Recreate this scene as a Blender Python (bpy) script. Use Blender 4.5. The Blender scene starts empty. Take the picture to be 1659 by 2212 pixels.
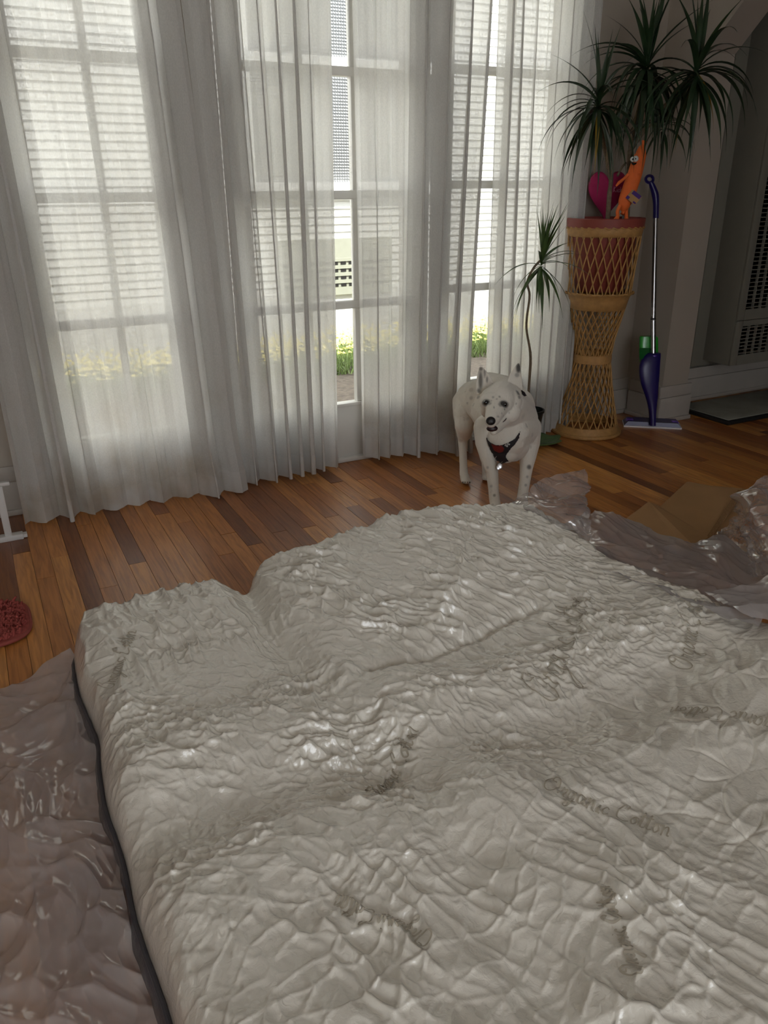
import bpy, bmesh, math, random
import numpy as np
from mathutils import Vector, Matrix
from mathutils.bvhtree import BVHTree

random.seed(7)
RNG = np.random.default_rng(11)
scene = bpy.context.scene
col = scene.collection

# ------------------------------------------------------------------ camera
FPX, CXP, CYP = 1680.0, 829.5, 1106.0
PITCH, YAW, ROLL = math.radians(22.6), math.radians(27.1), math.radians(0.44)
CAM = np.array([0.0, -3.1, 1.15])
_hd = np.array([math.sin(YAW), math.cos(YAW), 0.0])
_rt = np.array([math.cos(YAW), -math.sin(YAW), 0.0])
_up = np.array([0.0, 0.0, 1.0])
FWD = _hd * math.cos(PITCH) - _up * math.sin(PITCH)
_cu = _hd * math.sin(PITCH) + _up * math.cos(PITCH)
RT = _rt * math.cos(ROLL) - _cu * math.sin(ROLL)
UP = _cu * math.cos(ROLL) + _rt * math.sin(ROLL)
cam_data = bpy.data.cameras.new("camera")
cam_data.sensor_fit = 'HORIZONTAL'
cam_data.sensor_width = 36.0
cam_data.lens = 36.0 * FPX / 1659.0
cam_data.clip_start = 0.02
cam = bpy.data.objects.new("camera", cam_data)
col.objects.link(cam)
R3 = Matrix((RT.tolist(), UP.tolist(), (-FWD).tolist())).transposed()
cam.matrix_world = Matrix.Translation(Vector(CAM.tolist())) @ R3.to_4x4()
scene.camera = cam


def ray(x, y):
    return FWD + RT * ((x - CXP) / FPX) - UP * ((y - CYP) / FPX)


def fl(x, y, z=0.0):
    d = ray(x, y)
    return CAM + d * ((z - CAM[2]) / d[2])


def py(x, y, Y=0.0):
    d = ray(x, y)
    return CAM + d * ((Y - CAM[1]) / d[1])


def at(x, y, t):
    return CAM + ray(x, y) * t


def depth(p):
    return float((np.array(p) - CAM) @ FWD)


def proj(p):
    v = np.array(p, float) - CAM
    z = v @ FWD
    return CXP + FPX * (v @ RT) / z, CYP - FPX * (v @ UP) / z


def z_on(c, ypx):
    """height at which the upright line through (c.x, c.y) meets image row ypx"""
    lo, hi = -0.5, 2.6
    for _ in range(40):
        m = (lo + hi) / 2
        if proj((c[0], c[1], m))[1] > ypx:
            lo = m
        else:
            hi = m
    return (lo + hi) / 2


# ------------------------------------------------------------------ world, sun, exposure
world = bpy.data.worlds.new("daylight")
scene.world = world
world.use_nodes = True
bg = world.node_tree.nodes["Background"]
bg.inputs[0].default_value = (0.91, 0.95, 1.0, 1)
bg.inputs[1].default_value = 1.0
sun_d = bpy.data.lights.new("sun", 'SUN')
sun_d.energy = 2.4
sun_d.angle = math.radians(0.6)
sun_d.color = (1.0, 0.95, 0.86)
sun = bpy.data.objects.new("sun", sun_d)
col.objects.link(sun)
sun.rotation_euler = Vector((0.18, 0.66, -0.95)).to_track_quat('-Z', 'Y').to_euler()


def portal(name, loc, sx, sz, facing_y):
    d = bpy.data.lights.new(name, 'AREA')
    d.shape = 'RECTANGLE'
    d.size, d.size_y = sx, sz
    d.cycles.is_portal = True
    o = bpy.data.objects.new(name, d)
    col.objects.link(o)
    o.location = loc
    o.rotation_euler = Vector((0, facing_y, 0)).to_track_quat('-Z', 'Z').to_euler()


portal("door_portal", (0.455, 0.12, 1.2), 0.6, 2.1, -1)
portal("door_portal", (1.35, 0.12, 1.2), 0.85, 2.1, -1)
portal("door_portal", (2.20, 0.12, 1.2), 0.70, 2.1, -1)
portal("window_portal", (0.0, -5.62, 1.45), 2.4, 1.7, 1)

vs = scene.view_settings
vs.view_transform = 'Standard'
vs.look = 'None'
vs.gamma = 1.0
vs.use_curve_mapping = False
vs.exposure = 2.1
scene.cycles.use_denoising = True
scene.cycles.max_bounces = 8
scene.cycles.use_adaptive_sampling = True
scene.cycles.adaptive_threshold = 0.05
scene.cycles.adaptive_min_samples = 16
scene.cycles.diffuse_bounces = 4
scene.cycles.glossy_bounces = 3
scene.cycles.transmission_bounces = 8
scene.cycles.transparent_max_bounces = 16
scene.cycles.caustics_reflective = False
scene.cycles.caustics_refractive = False
scene.cycles.sample_clamp_indirect = 6.0

# ------------------------------------------------------------------ noise
_perm = np.random.default_rng(3).permutation(256).astype(np.int64)
_perm = np.concatenate([_perm, _perm])
_ga = np.random.default_rng(4).random(256) * 2 * math.pi
_gx, _gy = np.cos(_ga), np.sin(_ga)


def perlin(x, y, seed=0):
    x = np.asarray(x, float) + seed * 17.31
    y = np.asarray(y, float) + seed * 9.73
    xi, yi = np.floor(x).astype(np.int64), np.floor(y).astype(np.int64)
    xf, yf = x - xi, y - yi
    u = xf * xf * xf * (xf * (xf * 6 - 15) + 10)
    v = yf * yf * yf * (yf * (yf * 6 - 15) + 10)

    def g(ix, iy, dx, dy):
        h = _perm[(_perm[ix & 255] + iy) & 255]
        return _gx[h] * dx + _gy[h] * dy
    n00 = g(xi, yi, xf, yf)
    n10 = g(xi + 1, yi, xf - 1, yf)
    n01 = g(xi, yi + 1, xf, yf - 1)
    n11 = g(xi + 1, yi + 1, xf - 1, yf - 1)
    return ((n00 * (1 - u) + n10 * u) * (1 - v) + (n01 * (1 - u) + n11 * u) * v) * 1.5


def ridge(x, y, seed=0, k=2.2, p=2.0):
    return np.clip(1 - np.abs(perlin(x, y, seed)) * k, 0, 1) ** p


def worley(x, y, seed=0):
    """squared distance to the nearest jittered point: bowls that meet in straight sharp ridges"""
    x = np.asarray(x, float) + seed * 7.7
    y = np.asarray(y, float) + seed * 3.3
    xi, yi = np.floor(x).astype(np.int64), np.floor(y).astype(np.int64)
    best = np.full(x.shape, 9.0)
    for dx in (-1, 0, 1):
        for dy in (-1, 0, 1):
            cx, cy = xi + dx, yi + dy
            h = _perm[(_perm[cx & 255] + cy) & 255]
            h2 = _perm[(h + 57) & 255]
            px_ = cx + 0.05 + 0.9 * h / 255.0
            py_ = cy + 0.05 + 0.9 * h2 / 255.0
            best = np.minimum(best, (x - px_) ** 2 + (y - py_) ** 2)
    return best


def web(x, y, seed=0, w=0.13):
    """thin straight crests along the borders of jittered cells"""
    x = np.asarray(x, float) + seed * 7.7
    y = np.asarray(y, float) + seed * 3.3
    xi, yi = np.floor(x).astype(np.int64), np.floor(y).astype(np.int64)
    f1 = np.full(x.shape, 9.0)
    f2 = np.full(x.shape, 9.0)
    for dx in (-1, 0, 1):
        for dy in (-1, 0, 1):
            cx, cy = xi + dx, yi + dy
            h = _perm[(_perm[cx & 255] + cy) & 255]
            h2 = _perm[(h + 57) & 255]
            d = np.hypot(x - cx - 0.05 - 0.9 * h / 255.0, y - cy - 0.05 - 0.9 * h2 / 255.0)
            f2 = np.minimum(f2, np.maximum(f1, d))
            f1 = np.minimum(f1, d)
    return np.exp(-((f2 - f1) / w) ** 2)


def sstep(a, b, x):
    t = np.clip((x - a) / (b - a), 0, 1)
    return t * t * (3 - 2 * t)


# ------------------------------------------------------------------ materials
def new_mat(name):
    m = bpy.data.materials.new(name)
    m.use_nodes = True
    nt = m.node_tree
    return m, nt, nt.nodes["Principled BSDF"], nt.nodes["Material Output"]


def rgb(*c):
    """sRGB 0-255 -> linear"""
    r = []
    for v in c:
        v /= 255.0
        r.append(v / 12.92 if v <= 0.04045 else ((v + 0.055) / 1.055) ** 2.4)
    return (r[0], r[1], r[2], 1)


def mat(name, color, rough=0.5, metal=0.0, spec=0.5, coat=0.0, var=0.0, vscale=20.0, bump=0.0, bscale=80.0, coat_rough=0.1):
    m, nt, b, out = new_mat(name)
    b.inputs["Base Color"].default_value = color
    b.inputs["Roughness"].default_value = rough
    b.inputs["Metallic"].default_value = metal
    b.inputs["Specular IOR Level"].default_value = spec
    b.inputs["Coat Weight"].default_value = coat
    b.inputs["Coat Roughness"].default_value = coat_rough
    if var or bump:
        geo = nt.nodes.new("ShaderNodeNewGeometry")
    if var:
        n = nt.nodes.new("ShaderNodeTexNoise")
        n.inputs["Scale"].default_value = vscale
        n.inputs["Detail"].default_value = 4
        nt.links.new(geo.outputs["Position"], n.inputs["Vector"])
        mx = nt.nodes.new("ShaderNodeMixRGB")
        mx.blend_type = 'MULTIPLY'
        mx.inputs[0].default_value = 1.0
        mx.inputs[1].default_value = color
        rp = nt.nodes.new("ShaderNodeValToRGB")
        rp.color_ramp.elements[0].position = 0.3
        rp.color_ramp.elements[1].position = 0.7
        lo = 1 - var
        rp.color_ramp.elements[0].color = (lo, lo, lo, 1)
        rp.color_ramp.elements[1].color = (1, 1, 1, 1)
        nt.links.new(n.outputs["Fac"], rp.inputs[0])
        nt.links.new(rp.outputs[0], mx.inputs[2])
        nt.links.new(mx.outputs[0], b.inputs["Base Color"])
    if bump:
        n2 = nt.nodes.new("ShaderNodeTexNoise")
        n2.inputs["Scale"].default_value = bscale
        n2.inputs["Detail"].default_value = 5
        nt.links.new(geo.outputs["Position"], n2.inputs["Vector"])
        bp = nt.nodes.new("ShaderNodeBump")
        bp.inputs["Strength"].default_value = bump
        bp.inputs["Distance"].default_value = 0.004
        nt.links.new(n2.outputs["Fac"], bp.inputs["Height"])
        nt.links.new(bp.outputs[0], b.inputs["Normal"])
    return m


M = {}
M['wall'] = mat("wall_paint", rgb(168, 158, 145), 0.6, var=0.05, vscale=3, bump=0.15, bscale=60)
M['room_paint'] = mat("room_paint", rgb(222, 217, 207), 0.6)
M['ceiling'] = mat("ceiling_paint", rgb(236, 234, 228), 0.8)
M['trim'] = mat("trim_gloss_paint", rgb(222, 220, 214), 0.35, var=0.04, vscale=15)
M['base_shaded'] = mat("baseboard_shaded_paint", rgb(176, 169, 160), 0.4, var=0.06, vscale=12)  # same paint as the door trim, darkened: shade is put into the colour
M['alcove'] = mat("alcove_shaded_paint", rgb(118, 114, 104), 0.6, var=0.06, vscale=4)  # back wall paint darkened; the alcove's shade is put into the colour
M['siding'] = mat("siding_paint", rgb(236, 236, 232), 0.6, var=0.06, vscale=6)
M['vent'] = mat("vent_sage", rgb(150, 152, 138), 0.6, var=0.1)
M['dark'] = mat("painted_shade_black", rgb(22, 20, 18), 0.8)  # flat black standing in for shade inside the vent and grille
M['soil'] = mat("soil", rgb(120, 108, 96), 0.95, var=0.5, vscale=25, bump=1.0, bscale=40)
M['grass'] = mat("grass_blade", rgb(138, 160, 92), 0.6, var=0.45, vscale=30)
M['flower'] = mat("yellow_flower", rgb(226, 210, 110), 0.6)
M['asphalt'] = mat("roof_shingle", rgb(90, 85, 80), 0.9)
M['wicker'] = mat("wicker_cane", rgb(190, 145, 84), 0.5, var=0.25, vscale=60, bump=0.3, bscale=200)
M['wicker_band'] = mat("wicker_wrap", rgb(196, 150, 90), 0.5, var=0.25, vscale=45, bump=0.5, bscale=260)
M['terracotta'] = mat("terracotta_plastic", rgb(142, 66, 56), 0.5, var=0.08)
M['potting'] = mat("potting_soil", rgb(40, 30, 24), 0.95, var=0.4, vscale=80, bump=0.8)
M['bark'] = mat("cane_bark", rgb(128, 112, 90), 0.8, var=0.4, vscale=90, bump=0.6, bscale=150)
M['leaf'] = mat("dracaena_leaf", rgb(40, 62, 36), 0.38, var=0.45, vscale=9)
M['leaf_old'] = mat("dracaena_leaf_yellow", rgb(150, 120, 40), 0.5, var=0.4, vscale=12)
M['leaf_light'] = mat("young_dracaena_leaf", rgb(72, 100, 50), 0.38, var=0.4, vscale=14)
M['pink'] = mat("pink_plush", rgb(190, 40, 100), 0.8, var=0.12, vscale=12, bump=0.3, bscale=150)
M['pink_seam'] = mat("pink_seam_thread", rgb(120, 22, 62), 0.8)
M['pink_print'] = mat("pale_print", rgb(226, 150, 190), 0.7)
M['orange'] = mat("orange_plush", rgb(236, 112, 48), 0.75, var=0.08, vscale=40, bump=0.2, bscale=300)
M['white_plastic'] = mat("white_plastic", rgb(232, 232, 228), 0.35)
M['black'] = mat("black_plastic", rgb(18, 18, 20), 0.35)
M['tag_purple'] = mat("tag_purple", rgb(72, 40, 120), 0.5)
M['tag_tan'] = mat("tag_tan", rgb(180, 140, 90), 0.5)
M['mop_purple'] = mat("mop_purple", rgb(30, 20, 88), 0.32)
M['mop_button'] = mat("mop_button_violet", rgb(104, 60, 170), 0.3)
M['chrome'] = mat("brushed_aluminium", rgb(190, 190, 192), 0.25, metal=1.0)
M['green_bottle'] = mat("green_bottle", rgb(40, 165, 50), 0.25, coat=0.4)
M['bottle_label'] = mat("green_bottle_label", rgb(20, 96, 36), 0.4)
M['pad'] = mat("white_pad", rgb(225, 222, 224), 0.9)
M['heater'] = mat("heater_enamel", rgb(128, 124, 112), 0.4, var=0.05)
M['rubber_mat'] = mat("grey_mat_top", rgb(146, 145, 132), 0.85, var=0.25, vscale=9, bump=0.4, bscale=160)
M['mat_edge'] = mat("black_mat_edge", rgb(26, 26, 26), 0.5)
M['card'] = mat("cardboard", rgb(172, 132, 88), 0.8, var=0.1, vscale=10)
M['card_edge'] = mat("cardboard_core", rgb(150, 112, 72), 0.9, var=0.3, vscale=120)
M['red'] = mat("red_chenille", rgb(172, 82, 74), 0.95, var=0.3, vscale=70)
M['red_hem'] = mat("red_binding", rgb(150, 74, 66), 0.9)
M['rack'] = mat("white_metal", rgb(215, 213, 210), 0.3)
M['band'] = mat("mattress_side_fabric", rgb(74, 72, 78), 0.45, var=0.35, vscale=60, coat=0.5, coat_rough=0.15, bump=0.5, bscale=70)
M['piping'] = mat("mattress_piping", rgb(60, 58, 64), 0.5, coat=0.4)
M['ink'] = mat("grey_print", rgb(172, 163, 146), 0.5, coat=0.5, coat_rough=0.25)
M['black_pot'] = mat("black_pot", rgb(24, 28, 28), 0.35)
M['green_dish'] = mat("green_glazed_dish", rgb(98, 128, 78), 0.35, var=0.2)
M['nose'] = mat("wet_black_nose", rgb(20, 18, 20), 0.3, bump=0.4, bscale=300)
M['eye'] = mat("dark_eye", rgb(16, 12, 10), 0.06, coat=1.0)
M['mouth'] = mat("mouth_dark", rgb(40, 22, 24), 0.4)
M['tongue'] = mat("tongue_pink", rgb(170, 110, 105), 0.4)
M['harness'] = mat("harness_black", rgb(30, 22, 26), 0.7)
M['harness_red'] = mat("harness_red", rgb(110, 26, 22), 0.7)
M['claw'] = mat("claw", rgb(50, 42, 38), 0.4)

# mattress cover under clear film
m, nt, b, out = new_mat("mattress_cover")
b.inputs["Base Color"].default_value = rgb(224, 219, 207)
b.inputs["Roughness"].default_value = 0.34
b.inputs["Coat Weight"].default_value = 1.0
b.inputs["Coat Roughness"].default_value = 0.15
b.inputs["Coat IOR"].default_value = 1.8
geo = nt.nodes.new("ShaderNodeNewGeometry")
n = nt.nodes.new("ShaderNodeTexNoise")
n.inputs["Scale"].default_value = 85
n.inputs["Detail"].default_value = 5
n.inputs["Distortion"].default_value = 1.2
nt.links.new(geo.outputs["Position"], n.inputs["Vector"])
bp = nt.nodes.new("ShaderNodeBump")
bp.inputs["Strength"].default_value = 0.35
bp.inputs["Distance"].default_value = 0.004
nt.links.new(n.outputs["Fac"], bp.inputs["Height"])
nt.links.new(bp.outputs[0], b.inputs["Normal"])
nt.links.new(bp.outputs[0], b.inputs["Coat Normal"])
M['mattress'] = m


def film_mat(name, tint, haze, gloss, rough=0.1):
    """thin clear film: see-through, a little milky haze, mirror-like sheen that grows at grazing angles"""
    m, nt, b, out = new_mat(name)
    nt.nodes.remove(b)
    tr = nt.nodes.new("ShaderNodeBsdfTransparent")
    tr.inputs[0].default_value = tint
    di = nt.nodes.new("ShaderNodeBsdfDiffuse")
    di.inputs[0].default_value = rgb(232, 228, 230)
    tl = nt.nodes.new("ShaderNodeBsdfTranslucent")
    tl.inputs[0].default_value = rgb(232, 228, 230)
    mh = nt.nodes.new("ShaderNodeMixShader")
    mh.inputs[0].default_value = 0.4
    nt.links.new(di.outputs[0], mh.inputs[1])
    nt.links.new(tl.outputs[0], mh.inputs[2])
    lw = nt.nodes.new("ShaderNodeLayerWeight")
    lw.inputs[0].default_value = 0.3
    mr = nt.nodes.new("ShaderNodeMapRange")
    mr.inputs["To Min"].default_value = haze
    mr.inputs["To Max"].default_value = min(0.9, haze + 0.4)
    nt.links.new(lw.outputs["Facing"], mr.inputs["Value"])
    m1 = nt.nodes.new("ShaderNodeMixShader")
    nt.links.new(mr.outputs[0], m1.inputs[0])
    nt.links.new(tr.outputs[0], m1.inputs[1])
    nt.links.new(mh.outputs[0], m1.inputs[2])
    gl = nt.nodes.new("ShaderNodeBsdfGlossy")
    gl.inputs["Roughness"].default_value = rough
    fr = nt.nodes.new("ShaderNodeMath")
    fr.operation = 'POWER'
    fr.inputs[1].default_value = 3.0
    lw2 = nt.nodes.new("ShaderNodeLayerWeight")
    lw2.inputs[0].default_value = 0.5
    nt.links.new(lw2.outputs["Facing"], fr.inputs[0])
    ad = nt.nodes.new("ShaderNodeMath")
    ad.operation = 'MULTIPLY_ADD'
    ad.inputs[1].default_value = 0.45
    ad.inputs[2].default_value = gloss
    ad.use_clamp = True
    nt.links.new(fr.outputs[0], ad.inputs[0])
    m2 = nt.nodes.new("ShaderNodeMixShader")
    nt.links.new(ad.outputs[0], m2.inputs[0])
    nt.links.new(m1.outputs[0], m2.inputs[1])
    nt.links.new(gl.outputs[0], m2.inputs[2])
    nt.links.new(m2.outputs[0], out.inputs[0])
    return m


M['film'] = film_mat("clear_film", (0.97, 0.96, 0.96, 1), 0.22, 0.2, 0.07)
M['film_white'] = film_mat("bunched_film", (0.93, 0.93, 0.93, 1), 0.55, 0.2, 0.12)
M['film_thick'] = film_mat("cloudy_film", (0.95, 0.94, 0.94, 1), 0.40, 0.18, 0.08)

# window glass
m, nt, b, out = new_mat("window_glass")
tr = nt.nodes.new("ShaderNodeBsdfTransparent")
tr.inputs[0].default_value = (0.95, 0.97, 0.96, 1)
gl = nt.nodes.new("ShaderNodeBsdfGlossy")
gl.inputs["Roughness"].default_value = 0.02
fr = nt.nodes.new("ShaderNodeFresnel")
fr.inputs[0].default_value = 1.35
mx = nt.nodes.new("ShaderNodeMixShader")
nt.links.new(fr.outputs[0], mx.inputs[0])
nt.links.new(tr.outputs[0], mx.inputs[1])
nt.links.new(gl.outputs[0], mx.inputs[2])
nt.links.new(mx.outputs[0], out.inputs[0])
M['glass'] = m


def curtain_mat(name, openness, trans, stain=True):
    m, nt, b, out = new_mat(name)
    nt.nodes.remove(b)
    geo = nt.nodes.new("ShaderNodeNewGeometry")
    # stains near the floor, patchy
    n = nt.nodes.new("ShaderNodeTexNoise")
    n.inputs["Scale"].default_value = 4.5
    n.inputs["Detail"].default_value = 5
    nt.links.new(geo.outputs["Position"], n.inputs["Vector"])
    sep = nt.nodes.new("ShaderNodeSeparateXYZ")
    nt.links.new(geo.outputs["Position"], sep.inputs[0])
    mr = nt.nodes.new("ShaderNodeMapRange")
    mr.inputs["From Min"].default_value = 0.55
    mr.inputs["From Max"].default_value = 0.15
    nt.links.new(sep.outputs["Z"], mr.inputs["Value"])
    rp = nt.nodes.new("ShaderNodeMapRange")
    rp.inputs["From Min"].default_value = 0.48
    rp.inputs["From Max"].default_value = 0.72
    nt.links.new(n.outputs["Fac"], rp.inputs["Value"])
    mul = nt.nodes.new("ShaderNodeMath")
    mul.operation = 'MULTIPLY'
    nt.links.new(mr.outputs[0], mul.inputs[0])
    nt.links.new(rp.outputs[0], mul.inputs[1])
    mul2 = nt.nodes.new("ShaderNodeMath")
    mul2.operation = 'MULTIPLY'
    mul2.inputs[1].default_value = 0.5 if stain else 0.0
    nt.links.new(mul.outputs[0], mul2.inputs[0])
    cm = nt.nodes.new("ShaderNodeMixRGB")
    cm.inputs[1].default_value = rgb(233, 232, 229)
    cm.inputs[2].default_value = rgb(178, 156, 118)
    nt.links.new(mul2.outputs[0], cm.inputs[0])
    di = nt.nodes.new("ShaderNodeBsdfDiffuse")
    tl = nt.nodes.new("ShaderNodeBsdfTranslucent")
    nt.links.new(cm.outputs[0], di.inputs[0])
    nt.links.new(cm.outputs[0], tl.inputs[0])
    mx = nt.nodes.new("ShaderNodeMixShader")
    mx.inputs[0].default_value = trans
    nt.links.new(di.outputs[0], mx.inputs[1])
    nt.links.new(tl.outputs[0], mx.inputs[2])
    # open weave
    w = nt.nodes.new("ShaderNodeTexNoise")
    w.inputs["Scale"].default_value = 260
    w.inputs["Detail"].default_value = 3
    mapn = nt.nodes.new("ShaderNodeMapping")
    mapn.inputs["Scale"].default_value = (1, 1, 0.6)
    nt.links.new(geo.outputs["Position"], mapn.inputs[0])
    nt.links.new(mapn.outputs[0], w.inputs["Vector"])
    wr = nt.nodes.new("ShaderNodeMapRange")
    wr.inputs["From Min"].default_value = 0.35
    wr.inputs["From Max"].default_value = 0.65
    wr.inputs["To Min"].default_value = openness * 0.45
    wr.inputs["To Max"].default_value = openness * 1.55
    nt.links.new(w.outputs["Fac"], wr.inputs["Value"])
    tr = nt.nodes.new("ShaderNodeBsdfTransparent")
    mx2 = nt.nodes.new("ShaderNodeMixShader")
    nt.links.new(wr.outputs[0], mx2.inputs[0])
    nt.links.new(mx.outputs[0], mx2.inputs[1])
    nt.links.new(tr.outputs[0], mx2.inputs[2])
    nt.links.new(mx2.outputs[0], out.inputs[0])
    return m


M['sheer'] = curtain_mat("sheer_linen", 0.075, 0.52)
M['sheer_hem'] = curtain_mat("sheer_linen_hem", 0.03, 0.4)

# floor planks
m, nt, b, out = new_mat("oak_plank")
oi = nt.nodes.new("ShaderNodeObjectInfo")
geo = nt.nodes.new("ShaderNodeNewGeometry")
rp = nt.nodes.new("ShaderNodeValToRGB")
cr = rp.color_ramp
cr.elements[0].position, cr.elements[0].color = 0.0, rgb(122, 70, 34)
cr.elements[1].position, cr.elements[1].color = 1.0, rgb(222, 156, 84)
for p_, c_ in ((0.18, rgb(160, 96, 48)), (0.45, rgb(192, 124, 62)), (0.75, rgb(206, 138, 72))):
    e = cr.elements.new(p_)
    e.color = c_
nt.links.new(oi.outputs["Random"], rp.inputs[0])
add = nt.nodes.new("ShaderNodeVectorMath")
add.operation = 'MULTIPLY_ADD'
cmb = nt.nodes.new("ShaderNodeCombineXYZ")
nt.links.new(oi.outputs["Random"], cmb.inputs[0])
nt.links.new(oi.outputs["Random"], cmb.inputs[1])
cmb.inputs[2].default_value = 0
nt.links.new(geo.outputs["Position"], add.inputs[0])
add.inputs[1].default_value = (60, 4, 1)
sc_ = nt.nodes.new("ShaderNodeVectorMath")
sc_.operation = 'SCALE'
sc_.inputs[3].default_value = 50
nt.links.new(cmb.outputs[0], sc_.inputs[0])
nt.links.new(sc_.outputs[0], add.inputs[2])
gn = nt.nodes.new("ShaderNodeTexNoise")
gn.inputs["Scale"].default_value = 1.6
gn.inputs["Detail"].default_value = 6
gn.inputs["Distortion"].default_value = 0.6
nt.links.new(add.outputs[0], gn.inputs["Vector"])
gr = nt.nodes.new("ShaderNodeValToRGB")
gr.color_ramp.elements[0].position, gr.color_ramp.elements[0].color = 0.32, (0.55, 0.5, 0.45, 1)
gr.color_ramp.elements[1].position, gr.color_ramp.elements[1].color = 0.62, (1, 1, 1, 1)
nt.links.new(gn.outputs["Fac"], gr.inputs[0])
mm = nt.nodes.new("ShaderNodeMixRGB")
mm.blend_type = 'MULTIPLY'
mm.inputs[0].default_value = 0.8
nt.links.new(rp.outputs[0], mm.inputs[1])
nt.links.new(gr.outputs[0], mm.inputs[2])
nt.links.new(mm.outputs[0], b.inputs["Base Color"])
b.inputs["Roughness"].default_value = 0.36
b.inputs["Coat Weight"].default_value = 0.25
b.inputs["Coat Roughness"].default_value = 0.22
bp = nt.nodes.new("ShaderNodeBump")
bp.inputs["Strength"].default_value = 0.12
bp.inputs["Distance"].default_value = 0.002
nt.links.new(gn.outputs["Fac"], bp.inputs["Height"])
nt.links.new(bp.outputs[0], b.inputs["Normal"])
M['plank'] = m
M['floor_base'] = mat("oak_floor_far", rgb(120, 76, 42), 0.4, var=0.4, vscale=14)


# dog coat: white with grey freckles taken from a point attribute
m, nt, b, out = new_mat("dog_coat")
at_ = nt.nodes.new("ShaderNodeAttribute")
at_.attribute_name = "spot"
geo = nt.nodes.new("ShaderNodeNewGeometry")
n = nt.nodes.new("ShaderNodeTexNoise")
n.inputs["Scale"].default_value = 42
n.inputs["Detail"].default_value = 3
nt.links.new(geo.outputs["Position"], n.inputs["Vector"])
mr = nt.nodes.new("ShaderNodeMapRange")
mr.inputs["From Min"].default_value = 0.66
mr.inputs["From Max"].default_value = 0.74
mr.inputs["To Max"].default_value = 0.28
nt.links.new(n.outputs["Fac"], mr.inputs["Value"])
mxm = nt.nodes.new("ShaderNodeMath")
mxm.operation = 'MAXIMUM'
nt.links.new(mr.outputs[0], mxm.inputs[0])
nt.links.new(at_.outputs["Fac"], mxm.inputs[1])
cm = nt.nodes.new("ShaderNodeMixRGB")
cm.inputs[1].default_value = rgb(226, 220, 208)
cm.inputs[2].default_value = rgb(34, 30, 30)
nt.links.new(mxm.outputs[0], cm.inputs[0])
nt.links.new(cm.outputs[0], b.inputs["Base Color"])
b.inputs["Roughness"].default_value = 0.75
b.inputs["Sheen Weight"].default_value = 0.25
fn = nt.nodes.new("ShaderNodeTexNoise")
fn.inputs["Scale"].default_value = 170
fn.inputs["Detail"].default_value = 4
mp_ = nt.nodes.new("ShaderNodeMapping")
mp_.inputs["Scale"].default_value = (1, 1, 0.3)
nt.links.new(geo.outputs["Position"], mp_.inputs[0])
nt.links.new(mp_.outputs[0], fn.inputs["Vector"])
bp = nt.nodes.new("ShaderNodeBump")
bp.inputs["Strength"].default_value = 0.35
bp.inputs["Distance"].default_value = 0.004
nt.links.new(fn.outputs["Fac"], bp.inputs["Height"])
nt.links.new(bp.outputs[0], b.inputs["Normal"])
M['dog'] = m


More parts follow.
